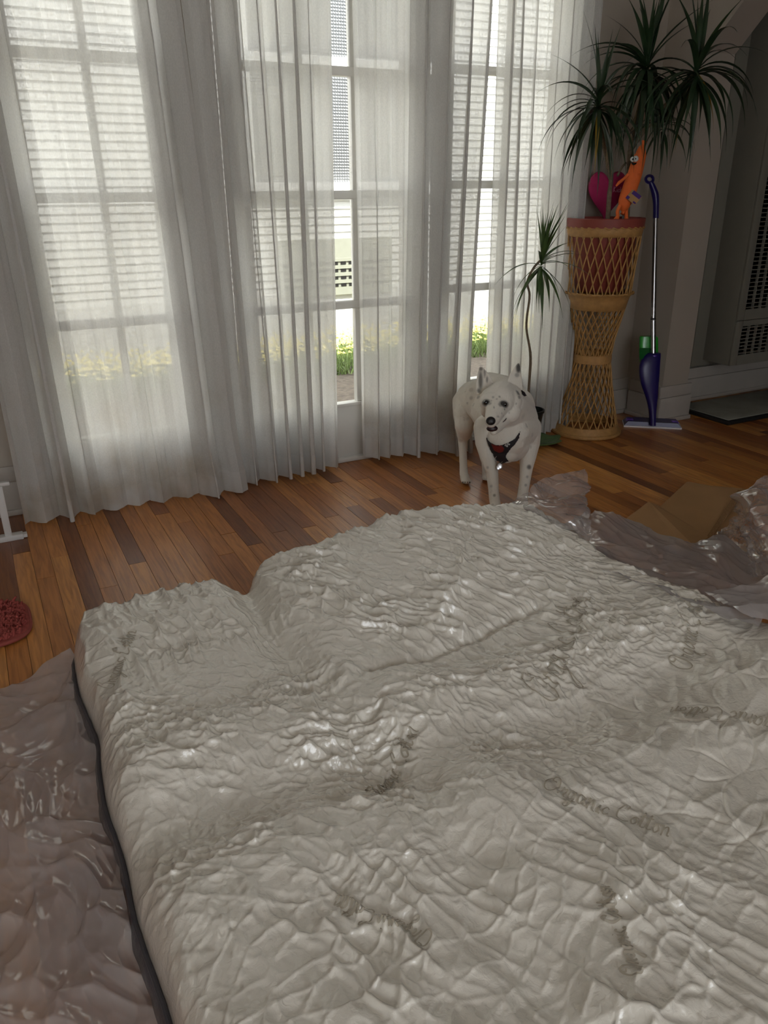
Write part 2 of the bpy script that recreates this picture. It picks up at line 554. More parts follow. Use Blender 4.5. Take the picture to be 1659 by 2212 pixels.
# ------------------------------------------------------------------ mesh helpers
class MB:
    def __init__(self):
        self.v, self.f = [], []

    def add(self, verts, faces):
        o = len(self.v)
        self.v.extend([tuple(map(float, p)) for p in verts])
        self.f.extend([tuple(i + o for i in q) for q in faces])
        return self

    def box(self, lo, hi, bev=0.0):
        x0, y0, z0 = lo
        x1, y1, z1 = hi
        if bev <= 0:
            v = [(x0, y0, z0), (x1, y0, z0), (x1, y1, z0), (x0, y1, z0), (x0, y0, z1), (x1, y0, z1), (x1, y1, z1), (x0, y1, z1)]
            f = [(0, 3, 2, 1), (4, 5, 6, 7), (0, 1, 5, 4), (1, 2, 6, 5), (2, 3, 7, 6), (3, 0, 4, 7)]
            return self.add(v, f)
        bm = bmesh.new()
        bmesh.ops.create_cube(bm, size=1.0)
        for w in bm.verts:
            w.co = ((x0 + x1) / 2 + w.co.x * (x1 - x0), (y0 + y1) / 2 + w.co.y * (y1 - y0), (z0 + z1) / 2 + w.co.z * (z1 - z0))
        bmesh.ops.bevel(bm, geom=bm.edges[:], offset=bev, segments=2, affect='EDGES', profile=0.5)
        bm.verts.index_update()
        self.add([w.co[:] for w in bm.verts], [[w.index for w in q.verts] for q in bm.faces])
        bm.free()
        return self

    def tube(self, pts, rad, n=8, cap=True, flat=1.0, ref=None):
        pts = [np.array(p, float) for p in pts]
        if not hasattr(rad, '__len__'):
            rad = [rad] * len(pts)
        vs, fs = [], []
        prev = None
        for i, p in enumerate(pts):
            t = pts[min(i + 1, len(pts) - 1)] - pts[max(i - 1, 0)]
            t = t / (np.linalg.norm(t) + 1e-9)
            if prev is None:
                r = np.array(ref if ref is not None else ((0, 0, 1) if abs(t[2]) < 0.9 else (1, 0, 0)), float)
            else:
                r = prev
            a = r - t * (r @ t)
            a /= np.linalg.norm(a) + 1e-9
            prev = a
            bb = np.cross(t, a)
            for k in range(n):
                an = 2 * math.pi * k / n
                vs.append(p + (a * math.cos(an) * flat + bb * math.sin(an)) * rad[i])
        for i in range(len(pts) - 1):
            for k in range(n):
                k2 = (k + 1) % n
                fs.append((i * n + k, i * n + k2, (i + 1) * n + k2, (i + 1) * n + k))
        if cap:
            fs.append(tuple(reversed(range(n))))
            fs.append(tuple(range((len(pts) - 1) * n, len(pts) * n)))
        return self.add(vs, fs)

    def lathe(self, c, prof, n=48, closed=False):
        vs, fs = [], []
        for r, z in prof:
            for k in range(n):
                a = 2 * math.pi * k / n
                vs.append((c[0] + r * math.cos(a), c[1] + r * math.sin(a), z))
        m_ = len(prof)
        for i in range(m_ if closed else m_ - 1):
            j = (i + 1) % m_
            for k in range(n):
                k2 = (k + 1) % n
                fs.append((i * n + k, i * n + k2, j * n + k2, j * n + k))
        return self.add(vs, fs)

    def grid(self, P, wrap=False):
        P = np.asarray(P)
        nu, nv = P.shape[:2]
        o = len(self.v)
        self.v.extend(map(tuple, P.reshape(-1, 3).tolist()))
        for i in range(nu - 1):
            for j in range(nv - 1):
                self.f.append((o + i * nv + j, o + (i + 1) * nv + j, o + (i + 1) * nv + j + 1, o + i * nv + j + 1))
        return self

    def ellipsoid(self, c, r, seg=20, rings=12, rot=None):
        vs, fs = [], []
        c = np.array(c, float)
        Rm = np.eye(3) if rot is None else np.array(rot)
        for i in range(rings + 1):
            th = math.pi * i / rings
            for k in range(seg):
                a = 2 * math.pi * k / seg
                p = np.array((r[0] * math.sin(th) * math.cos(a), r[1] * math.sin(th) * math.sin(a), r[2] * math.cos(th)))
                vs.append(c + Rm @ p)
        for i in range(rings):
            for k in range(seg):
                k2 = (k + 1) % seg
                fs.append((i * seg + k, (i + 1) * seg + k, (i + 1) * seg + k2, i * seg + k2))
        return self.add(vs, fs)

    def prism_x(self, poly, x0, x1):
        """polygon in (y, z) extruded along x"""
        n_ = len(poly)
        vs = [(x0, a, b_) for a, b_ in poly] + [(x1, a, b_) for a, b_ in poly]
        fs = [tuple(range(n_)), tuple(reversed(range(n_, 2 * n_)))]
        for i in range(n_):
            j = (i + 1) % n_
            fs.append((i, i + n_, j + n_, j))
        return self.add(vs, fs)


ROOT = {}


def link_mesh(name, me, parent=None, loc=(0, 0, 0)):
    o = bpy.data.objects.new(name, me)
    col.objects.link(o)
    if parent is not None:
        o.parent = parent
    else:
        o.location = loc
    return o


def root_loc(o):
    while o.parent is not None:
        o = o.parent
    return np.array(ROOT.get(o.name, (0, 0, 0)))


def build(name, mb, material, parent=None, smooth=True, origin=None, angle=40):
    v = np.array(mb.v, float)
    if parent is not None:
        off = root_loc(parent)
    elif origin is not None:
        off = np.array(origin, float)
    else:
        off = np.zeros(3)
    v = v - off
    me = bpy.data.meshes.new(name)
    me.from_pydata(v.tolist(), [], mb.f)
    bm = bmesh.new()
    bm.from_mesh(me)
    bmesh.ops.recalc_face_normals(bm, faces=bm.faces[:])
    bm.to_mesh(me)
    bm.free()
    me.materials.append(material)
    if smooth:
        me.shade_smooth()
        try:
            me.set_sharp_from_angle(angle=math.radians(angle))
        except Exception:
            pass
    o = link_mesh(name, me, parent, tuple(off))
    if parent is None:
        ROOT[o.name] = tuple(off)
    return o


def fast_grid(name, P, material, parent=None, origin=(0, 0, 0)):
    """big grid mesh through foreach_set"""
    P = np.asarray(P, np.float64)
    nu, nv = P.shape[:2]
    off = root_loc(parent) if parent is not None else np.array(origin, float)
    V = (P.reshape(-1, 3) - off).astype(np.float32)
    i, j = np.meshgrid(np.arange(nu - 1), np.arange(nv - 1), indexing='ij')
    a = (i * nv + j).ravel()
    q = np.stack([a, a + nv, a + nv + 1, a + 1], 1).astype(np.int32)
    me = bpy.data.meshes.new(name)
    me.vertices.add(len(V))
    me.vertices.foreach_set("co", V.ravel())
    me.loops.add(q.size)
    me.loops.foreach_set("vertex_index", q.ravel())
    me.polygons.add(len(q))
    me.polygons.foreach_set("loop_start", (np.arange(len(q)) * 4).astype(np.int32))
    me.update(calc_edges=True)
    me.materials.append(material)
    me.shade_smooth()
    o = link_mesh(name, me, parent, tuple(off))
    if parent is None:
        ROOT[o.name] = tuple(off)
    return o


def empty(name, loc, label, cat, group=None):
    o = bpy.data.objects.new(name, None)
    col.objects.link(o)
    o.location = tuple(map(float, loc))
    ROOT[o.name] = tuple(map(float, loc))
    tag(o, label, cat, group)
    return o


def tag(o, label=None, cat=None, group=None, kind=None):
    if label:
        o["label"] = label
    if cat:
        o["category"] = cat
    if group:
        o["group"] = group
    if kind:
        o["kind"] = kind
    return o


def struct(name, mb, material, label=None, smooth=False):
    o = build(name, mb, material, None, smooth)
    tag(o, label, None, None, "structure")
    return o


def sroot(name, loc, label):
    o = bpy.data.objects.new(name, None)
    col.objects.link(o)
    o.location = loc
    ROOT[o.name] = tuple(loc)
    o["kind"] = "structure"
    o["label"] = label
    return o


def catmull(pts, n):
    pts = np.array(pts, float)
    m_ = len(pts)
    t = np.linspace(0, m_ - 1, n)
    i = np.clip(np.floor(t).astype(int), 0, m_ - 2)
    f = (t - i)[:, None]
    sh = (n,) + (1,) * (pts.ndim - 1)
    f = (t - i).reshape(sh)
    p0 = pts[np.clip(i - 1, 0, m_ - 1)]
    p1 = pts[i]
    p2 = pts[i + 1]
    p3 = pts[np.clip(i + 2, 0, m_ - 1)]
    return 0.5 * ((2 * p1) + (-p0 + p2) * f + (2 * p0 - 5 * p1 + 4 * p2 - p3) * f ** 2 + (-p0 + 3 * p1 - 3 * p2 + p3) * f ** 3)


# ------------------------------------------------------------------ STRUCTURE
YW = 0.03           # inner face of the window wall
ZC = 2.62           # ceiling
XL, XF, YB = -1.75, 5.6, -5.6
XR0, XR1 = 3.10, 3.28   # stub wall with the arch
YJ = -0.225

DOORS = [  # glass x0, x1, vertical bars, raise, name label
    (0.255, 0.655, [0.477], 0.0, "white glazed door with small panes behind the wide left curtain"),
    (1.015, 1.685, [1.24, 1.462], 0.0, "white glazed door seen bare in the narrow gap between the middle curtains"),
    (1.915, 2.475, [2.20], 0.035, "white glazed door with small panes behind the dog and right curtains"),
]
ST = 0.085
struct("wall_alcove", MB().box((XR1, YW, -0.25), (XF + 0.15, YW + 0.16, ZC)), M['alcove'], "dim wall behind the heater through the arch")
wb = MB()
xs = [XL - 0.15]
for d in DOORS:
    xs += [d[0] - ST, d[1] + ST]
xs.append(XR1)
for i in range(0, len(xs), 2):
    wb.box((xs[i], YW, -0.25), (xs[i + 1], YW + 0.16, ZC))
for d in DOORS:
    wb.box((d[0] - ST, YW, 2.13), (d[1] + ST, YW + 0.16, ZC))
    wb.box((d[0] - ST, YW, -0.25), (d[1] + ST, YW + 0.16, -0.01))
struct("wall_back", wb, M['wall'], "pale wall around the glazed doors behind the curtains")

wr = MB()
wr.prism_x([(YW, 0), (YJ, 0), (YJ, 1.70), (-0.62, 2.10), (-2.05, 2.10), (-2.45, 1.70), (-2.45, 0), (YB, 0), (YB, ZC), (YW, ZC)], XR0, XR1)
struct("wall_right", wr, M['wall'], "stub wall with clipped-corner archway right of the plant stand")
struct("wall_left", MB().box((XL - 0.15, YB, 0), (XL, YW, ZC)), M['room_paint'])
fb = MB()
fb.box((XL - 0.15, YB - 0.15, 0), (-1.2, YB, ZC)).box((1.2, YB - 0.15, 0), (XF + 0.15, YB, ZC))
fb.box((-1.2, YB - 0.15, 0), (1.2, YB, 0.6)).box((-1.2, YB - 0.15, 2.3), (1.2, YB, ZC))
struct("wall_front", fb, M['room_paint'])
struct("wall_far", MB().box((XF, YB, 0), (XF + 0.15, YW, ZC)), M['wall'])
struct("ceiling", MB().box((XL - 0.5, YB - 0.5, ZC), (XF + 0.5, 0.75, ZC + 0.12)), M['ceiling'])

# floor with its boards
floor = build("floor", MB().box((XL, YB, -0.06), (XF, YW, -0.006)), M['floor_base'], None, False)
tag(floor, "honey oak strip floor", None, None, "structure")
PW = 0.0565
pm = {}
pme = bpy.data.meshes.new("plank")
pb = MB().box((-PW / 2 + 0.0006, 0, -0.012), (PW / 2 - 0.0006, 1, 0.0))
pme.from_pydata(pb.v, [], pb.f)
pme.materials.append(M['plank'])
prng = random.Random(5)
x = -0.80
cnt = 0
while x < 4.35:
    y = YW - 0.002
    first = True
    while y > -2.35:
        L = prng.choice([0.55, 0.75, 0.95, 1.2, 1.5, 1.9]) * (prng.uniform(0.3, 1.0) if first else 1.0)
        first = False
        y2 = max(y - L, -2.6)
        o = bpy.data.objects.new("plank", pme)
        col.objects.link(o)
        o.parent = floor
        o.location = (x, y2 + 0.0006, prng.uniform(-0.0004, 0.0004))
        o.scale = (1, (y - y2) - 0.0012, 1)
        cnt += 1
        y = y2
    x += PW


def baseboard(name, lo, hi, face, label):
    """stepped baseboard; face: 'y-' or 'x-' side that shows"""
    mb = MB()
    (x0, y0), (x1, y1) = lo, hi
    for (h0, h1, d) in ((0.0, 0.13, 0.022), (0.13, 0.19, 0.014), (0.0, 0.022, 0.036)):
        if face == 'y-':
            mb.box((x0, y0 - d, h0), (x1, y0, h1), 0.004)
        else:
            mb.box((x0 - d, y0, h0), (x0, y1, h1), 0.004)
    o = build(name, mb, M['base_shaded'], None, True, angle=30)
    tag(o, label, None, None, "structure")


for k, (a, b_) in enumerate(((XL, 0.04), (0.74, 0.93), (1.77, 1.83), (2.52, XR0 - 0.002))):
    baseboard("baseboard_back_%d" % k, (a, YW), (b_, YW), 'y-', "white stepped baseboard below the curtains")
baseboard("baseboard_right", (XR0, YJ), (XR0, YW - 0.04), 'x-', "white stepped baseboard on the stub wall beside the mop")
baseboard("baseboard_jamb", (XR0 - 0.022, YJ), (XR1 + 0.02, YJ), 'y-', "white stepped baseboard round the end of the stub wall")
baseboard("baseboard_alcove", (XR1, YW), (XF, YW), 'y-', "dim baseboard below the wall heater")


def glazed_door(idx, x0, x1, bars, dz, label):
    r = sroot("door_%d" % idx, (x0, YW, 0), label)
    t0, t1 = YW - 0.05, YW - 0.008
    zg0, zs = 0.27 + dz, [0.693 + dz, 1.127 + dz, 1.565 + dz]
    zg1 = 2.0 + dz
    build("stile", MB().box((x0 - ST, t0, 0.0), (x0, t1, 2.13), 0.004), M['trim'], r, True, angle=30)
    build("stile", MB().box((x1, t0, 0.0), (x1 + ST, t1, 2.13), 0.004), M['trim'], r, True, angle=30)
    build("top_rail", MB().box((x0, t0, zg1), (x1, t1, 2.13), 0.004), M['trim'], r, True, angle=30)
    kp = MB().box((x0, t0 + 0.006, 0.0), (x1, t1, zg0 - 0.012), 0.003)
    build("kick_panel", kp, M['trim'], r, True, angle=30)
    build("sill_bead", MB().box((x0, t0 - 0.006, zg0 - 0.014), (x1, t1, zg0), 0.003), M['trim'], r, True, angle=30)
    build("threshold", MB().box((x0 - ST, t0 - 0.02, 0.0), (x1 + ST, t0 + 0.01, 0.022), 0.006), M['trim'], r, True, angle=30)
    hw = 0.0165
    for z in zs:
        build("muntin", MB().box((x0, t0 + 0.004, z - hw), (x1, t1, z + hw), 0.004), M['trim'], r, True, angle=30)
    for bx_ in bars:
        build("muntin", MB().box((bx_ - 0.013, t0 + 0.006, zg0), (bx_ + 0.013, t1 - 0.002, zg1), 0.004), M['trim'], r, True, angle=30)
    cols = [x0] + bars + [x1]
    rows = [zg0] + zs + [zg1]
    for i in range(len(cols) - 1):
        for j in range(len(rows) - 1):
            build("pane", MB().add([(cols[i], t0 + 0.022, rows[j]), (cols[i + 1], t0 + 0.022, rows[j]), (cols[i + 1], t0 + 0.022, rows[j + 1]), (cols[i], t0 + 0.022, rows[j + 1])], [(0, 1, 2, 3)]), M['glass'], r, False)


for k, d in enumerate(DOORS):
    glazed_door(k + 1, *d[:4], d[4])

# ------------------------------------------------------------------ OUTDOORS
GZ = -0.2
gnd = MB()
nx, ny = 120, 60
gx = np.linspace(-6, 12, nx)
gy = np.linspace(0.2, 9, ny)
GX, GY = np.meshgrid(gx, gy, indexing='ij')
GH = GZ + 0.03 * perlin(GX * 1.5, GY * 1.5, 3) + 0.015 * perlin(GX * 6, GY * 6, 4)
gnd.grid(np.stack([GX, GY, GH], -1))
struct("ground", gnd, M['soil'], "bare brown soil bed outside the doors", True)

YH = 3.3
house = empty("neighbour_house", (3.0, YH, GZ), "white clapboard house outside beyond the soil bed", "house")
build("wall", MB().box((-5, YH + 0.02, GZ), (11, YH + 0.2, 4.6)), M['siding'], house, False)
build("foundation", MB().box((-5, YH - 0.01, GZ - 0.1), (11, YH + 0.03, 0.33)), M['siding'], house, False)
EXP = 0.0605
bme = bpy.data.meshes.new("clapboard")
cb = MB().add([(-5, -0.012, 0), (11, -0.012, 0), (11, 0.004, EXP), (-5, 0.004, EXP), (-5, 0.02, 0), (11, 0.02, 0), (11, 0.02, EXP), (-5, 0.02, EXP)],
              [(0, 1, 2, 3), (0, 4, 5, 1), (2, 6, 7, 3)])
bme.from_pydata(cb.v, [], cb.f)
bme.materials.append(M['siding'])
WX0, WX1, WZ0, WZ1 = 2.15, 3.75, 1.20, 2.55   # the neighbour's window
for k in range(72):
    z = 0.33 + k * EXP
    o = bpy.data.objects.new("clapboard", bme)
    col.objects.link(o)
    o.parent = house
    o.location = (0 - 3.0, YH + 0.002 - YH, z - GZ)
hw_ = build("window_trim", MB().box((WX0 - 0.09, YH - 0.045, WZ0 - 0.09), (WX0, YH + 0.01, WZ1 + 0.09)).box((WX1, YH - 0.045, WZ0 - 0.09), (WX1 + 0.09, YH + 0.01, WZ1 + 0.09))
            .box((WX0, YH - 0.045, WZ1), (WX1, YH + 0.01, WZ1 + 0.09)).box((WX0 - 0.12, YH - 0.07, WZ0 - 0.1), (WX1 + 0.12, YH + 0.01, WZ0))
            .box((WX0, YH - 0.04, 2.02), (WX1, YH + 0.01, 2.1)), M['siding'], house, False)
M['screen'] = mat("insect_screen", rgb(176, 178, 178), 0.6)
build("window_screen", MB().box((WX0, YH - 0.02, WZ0), (WX1, YH - 0.012, WZ1)), M['screen'], house, False)
sc = MB()
k = WX0
while k < WX1:
    sc.box((k, YH - 0.026, WZ0), (k + 0.005, YH - 0.018, WZ1))
    k += 0.022
k = WZ0
while k < WZ1:
    sc.box((WX0, YH - 0.026, k), (WX1, YH - 0.018, k + 0.005))
    k += 0.022
M['screen_wire'] = mat("screen_wire", rgb(120, 122, 124), 0.6)
tag(build("screen_wire", sc, M['screen_wire'], house, False), kind="stuff")
vent = build("foundation_vent", MB().box((2.3, YH - 0.04, 0.30), (3.35, YH - 0.012, 0.76)), M['vent'], house, False)
for z in (0.37, 0.43, 0.49, 0.55):
    build("vent_slot_bar", MB().box((2.32, YH - 0.048, z + 0.026), (3.33, YH - 0.04, z + 0.052)), M['vent'], vent, False)
    hb = MB()
    xx = 2.33
    while xx < 3.3:
        hb.box((xx, YH - 0.044, z), (xx + 0.05, YH - 0.036, z + 0.026))
        xx += 0.075
    tag(build("vent_hole_shade", hb, M['dark'], vent, False), kind="stuff")  # black blocks on the vent face paint the shade in its holes
build("roof", MB().add([(-5.4, YH - 0.35, 4.5), (11.4, YH - 0.35, 4.5), (11.4, YH + 3, 6.2), (-5.4, YH + 3, 6.2)], [(0, 1, 2, 3)]), M['asphalt'], house, False)

gb = MB()
fbm = MB()
grng = random.Random(2)
for k in range(15000):
    px_ = grng.uniform(0.2, 6.2)
    py_ = grng.uniform(2.42, 3.2)
    hgt = grng.uniform(0.05, 0.19) * (0.5 + 0.8 * (py_ - 2.4)) + 0.02
    a = grng.uniform(0, 6.28)
    w = grng.uniform(0.003, 0.008)
    dx, dy = math.cos(a) * w, math.sin(a) * w
    lx, ly = grng.uniform(-0.06, 0.06), grng.uniform(-0.06, 0.06)
    gb.add([(px_ - dx, py_ - dy, GZ), (px_ + dx, py_ + dy, GZ), (px_ + lx, py_ + ly, GZ + hgt)], [(0, 1, 2)])
    if py_ > 2.75 and grng.random() < 0.3:
        c = (px_ + lx, py_ + ly, GZ + hgt + 0.01)
        fbm.add([(c[0] - .016, c[1], c[2]), (c[0] + .016, c[1] - .012, c[2]), (c[0], c[1] + .016, c[2] + .014)], [(0, 1, 2)])
g = build("grass", gb, M['grass'], None, False)
tag(g, "bright green weeds and grass at the foot of the white house", "grass", None, "stuff")
g = build("flowers", fbm, M['flower'], None, False)
tag(g, "yellow blossoms among the weeds outside", "flowers", None, "stuff")

# ------------------------------------------------------------------ CURTAINS
def curtain(label, top, bot, nf, amp, seed, ztop=2.42, ybase=-0.085, zb=None, flat=None, lean=0.0, ns=420, nt_=90, hem=0.085, drag=None):
    rng = np.random.default_rng(seed)
    s = np.linspace(0, 1, ns)
    # warped fold phase
    kn = np.cumsum(rng.uniform(0.55, 1.45, nf * 2 + 1))
    kn = (kn - kn[0]) / (kn[-1] - kn[0])
    phase = np.interp(s, kn, np.arange(nf * 2 + 1)) * math.pi
    am = np.interp(s, np.linspace(0, 1, nf + 1), rng.uniform(0.45, 1.25, nf + 1))
    if flat is not None:
        am = am * np.interp(s, [q[0] for q in flat], [q[1] for q in flat])
    t = np.linspace(0, 1, nt_)
    S, T = np.meshgrid(s, t, indexing='ij')
    PH = phase[:, None] + 0.5 * perlin(S * 3, T * 0.9, seed) * 1.5
    A = amp * am[:, None] * (0.75 + 0.45 * T) * (1 + 0.25 * perlin(S * 3, T * 2, seed + 5))
    sw = np.sin(PH)
    sharp = np.sign(sw) * np.abs(sw) ** 0.75
    y = ybase + lean * T + A * sharp
    x0 = np.interp(t, [0, 1], [top[0], bot[0]])
    x1 = np.interp(t, [0, 1], [top[1], bot[1]])
    X = x0[None, :] * (1 - S) + x1[None, :] * S + 0.55 * A * np.sin(2 * PH) * 0.5
    X += 0.004 * perlin(S * 9, T * 1.5, seed + 2)
    y += 0.0025 * perlin(S * 12, T * 2, seed + 3)
    zbv = np.full(ns, 0.006) if zb is None else np.interp(s, [q[0] for q in zb], [q[1] for q in zb])
    zbv = zbv + 0.006 * perlin(s * 14, s * 0, seed + 7) + 0.004
    zbv = np.maximum(zbv, 0.004)
    Z = ztop * (1 - T) + zbv[:, None] * T
    if drag is not None:
        # cloth pooling on the floor: (s0, s1, push_y)
        wgt = sstep(drag[0], (drag[0] + drag[1]) / 2, S) * sstep(0.9, 1.0, T)
        y = y + drag[2] * wgt
    y = np.minimum(y, YW - 0.062)
    P = np.stack([X, y, Z], -1)
    org = ((bot[0] + bot[1]) / 2, ybase, 0)
    r = empty("curtain", org, label, "curtain", "sheer linen curtains on the glazed doors")
    fast_grid("curtain_panel", P, M['sheer'], r)
    # turned-up hem, a second layer on the room side
    k0 = int((1 - (hem / (ztop - 0.02))) * (nt_ - 1))
    rows = np.linspace(0, 1, 8)
    Hm = []
    zt = zbv + hem
    for q in rows:
        zz = zt * (1 - q) + (zbv - 0.001) * q
        tt = (ztop - zz) / (ztop - zbv)
        xi = np.array([np.interp(tt[i], t, X[i]) for i in range(ns)])
        yi = np.array([np.interp(tt[i], t, y[i]) for i in range(ns)])
        Hm.append(np.stack([xi, yi - 0.003, zz], -1))
    fast_grid("hem", np.stack(Hm, 1), M['sheer_hem'], r)
    return r


curtain("wide left sheer curtain covering the first glazed door", (0.0, 0.765), (0.025, 0.865), 9, 0.036, 3,
        flat=[(0, 1.3), (0.25, 1.2), (0.33, 0.55), (0.72, 0.5), (0.82, 1.0), (1, 1.0)], lean=-0.04,
        zb=[(0, 0.004), (1, 0.004)], drag=(0.7, 1.0, -0.05))
curtain("closely pleated sheer curtain between the wide left curtain and the narrow bright gap", (0.775, 1.355), (0.855, 1.30), 7, 0.040, 8, lean=-0.03,
        zb=[(0, 0.004), (1, 0.02)])
curtain("sheer curtain right of the narrow bright gap with a wide seamed hem", (1.425, 2.05), (1.425, 1.95), 7, 0.038, 15, lean=-0.03,
        flat=[(0, 0.7), (0.35, 0.8), (0.5, 1.2), (1, 1.1)], zb=[(0, 0.03), (0.5, 0.012), (1, 0.004)], drag=(0.6, 1.0, -0.05))
curtain("narrow folded sheer curtain just behind the dog", (2.065, 2.26), (2.08, 2.27), 3, 0.034, 21, lean=-0.02)
curtain("bright sheer curtain in the corner beside the wicker stand", (2.25, 2.60), (2.26, 2.56), 6, 0.032, 33, lean=-0.02)

# ------------------------------------------------------------------ MATTRESS
MX0, MX1, MY0, MY1 = 0.06, 1.475, -3.16, -1.262
RCN = 0.13


def m_height(x, y):
    """height of the cover without its small wrinkles"""
    xc = 0.505 + 0.02 * np.sin(y * 5.0)
    z = 0.190 + 0 * x + 0.022 * (1 - sstep(0.40, 0.52, x)) * sstep(-1.6, -1.35, y)
    far = sstep(-1.95, -1.35, y)
    z = z + 0.080 * np.exp(-((x - 1.02) / 0.36) ** 2) * far
    z = z + 0.030 * sstep(-0.015, 0.05, x - xc) * far
    z = z + 0.05 * sstep(1.0, 1.5, x) * sstep(-1.65, -2.1, y)
    z = z - 0.034 * np.exp(-((x - xc) / 0.045) ** 2) * (0.5 + 0.5 * far)
    z = z + 0.02 * np.exp(-((x - xc - 0.13) / 0.1) ** 2)
    yv = -2.10 + 0.05 * np.sin(x * 4.2 + 0.6)
    z = z - 0.032 * np.exp(-((y - yv) / 0.08) ** 2) * (1 - 0.6 * sstep(1.15, 1.4, x))
    z = z + 0.014 * np.exp(-((y - yv + 0.17) / 0.08) ** 2)
    z = z + 0.012 * np.exp(-((y - yv - 0.17) / 0.08) ** 2)
    yk = -1.82 + 0.025 * np.sin(x * 7)
    z = z - 0.016 * np.exp(-((y - yk) / 0.014) ** 2) * sstep(0.55, 0.66, x) * sstep(1.2, 1.0, x)
    z = z + 0.008 * perlin(x * 3.1, y * 3.1, 41)
    return z


def m_wrinkle(x, y):
    wx = x + 0.022 * perlin(x * 6, y * 6, 1) + 0.006 * perlin(x * 22, y * 22, 2)
    wy = y + 0.022 * perlin(x * 6, y * 6, 3) + 0.006 * perlin(x * 22, y * 22, 4)

    def rot(ax, ay):
        L = math.hypot(ax, ay)
        ax, ay = ax / L, ay / L
        return wx * ax + wy * ay, -wx * ay + wy * ax

    def wr(ax, ay, fa, fc, seed):
        al, ac = rot(ax, ay)
        return worley(al * fa, ac * fc, seed)

    def an(ax, ay, fa, fc, seed, k=2.6, p=1.6):
        al, ac = rot(ax, ay)
        return ridge(al * fa, ac * fc, seed, k, p)
    farB = sstep(-1.95, -1.75, y) * sstep(0.45, 0.6, x)
    farA = sstep(-1.75, -1.55, y) * (1 - sstep(0.45, 0.6, x))
    right = sstep(0.75, 1.05, x) * sstep(-1.95, -2.2, y)
    nearc = sstep(-2.15, -2.4, y) * (1 - right)
    mid = np.clip(1 - farB - farA - right - nearc, 0, 1)
    z = 0 * x
    def wl(ax, ay, fa, fc, seed, w=0.16):
        al, ac = rot(ax, ay)
        return web(al * fa, ac * fc, seed, w)
    z += farB * (0.0085 * wr(0.62, -0.78, 13, 44, 11) + 0.0034 * wl(0.7, -0.7, 9, 27, 61) + 0.0024 * wl(0.3, -0.9, 17, 36, 62) - 0.0050 * wr(0.2, -1, 17, 36, 13) + 0.0060 * an(0.62, -0.78, 6, 27, 12))
    z += farA * (0.0085 * wr(0.10, -1, 9, 42, 14) + 0.0034 * wl(0.1, -1, 7, 26, 63) + 0.0024 * wl(0.8, -0.6, 18, 30, 64) - 0.0050 * wr(1, -0.2, 17, 30, 16) + 0.0080 * an(0.1, -1, 4, 25, 17))
    z += mid * (0.0080 * wr(1.0, 0.35, 16, 36, 17) + 0.0042 * wl(0.9, -0.5, 11, 22, 65) + 0.0028 * wl(0.3, -1, 22, 34, 66) + 0.0060 * wr(0.2, -1, 36, 62, 19) - 0.0060 * wr(1, 0.1, 14, 20, 20) + 0.005 * an(0.9, -0.6, 7, 20, 29))
    z += nearc * (0.0065 * wr(0.25, -1, 8, 27, 20) + 0.0042 * wl(0.35, -1, 6, 15, 67) + 0.0028 * wl(0.9, 0.4, 16, 28, 68) + 0.0050 * wr(0.2, -1, 26, 54, 22) + 0.0090 * an(0.3, -1, 2.5, 15, 22))
    z += right * (0.0050 * wr(0.85, 0.5, 8, 22, 23) + 0.0026 * wl(0.85, 0.5, 9, 16, 69) + 0.0030 * wr(0.7, 0.7, 20, 44, 24) + 0.0050 * an(0.85, 0.5, 5, 16, 23))
    z *= (0.62 + 0.7 * sstep(-0.35, 0.35, perlin(x * 6, y * 6, 31))) * (1 + 0.38 * farB + 0.05 * farA)
    # stitched ring quilting
    S = 0.21
    for ox, oy in ((0, 0), (0.5, 0.5)):
        qx = (x / S + ox) % 1.0 - 0.5
        qy = (y / S + oy) % 1.0 - 0.5
        rr = np.hypot(qx, qy) * S
        g_ = np.exp(-((rr - 0.5 * S) / 0.003) ** 2)
        z -= g_ * 0.0042 * (0.1 + 0.9 * np.maximum(right, 0.2 * farB)) * sstep(-.2, .4, perlin(x * 7, y * 7, 77))
    # hard creases: straight thin valleys that meet in stars
    z -= (0.0090 * worley(wx * 7, wy * 8, 51) + 0.0060 * worley(wx * 14, wy * 12, 52)) * (1 - 0.6 * right)
    return z


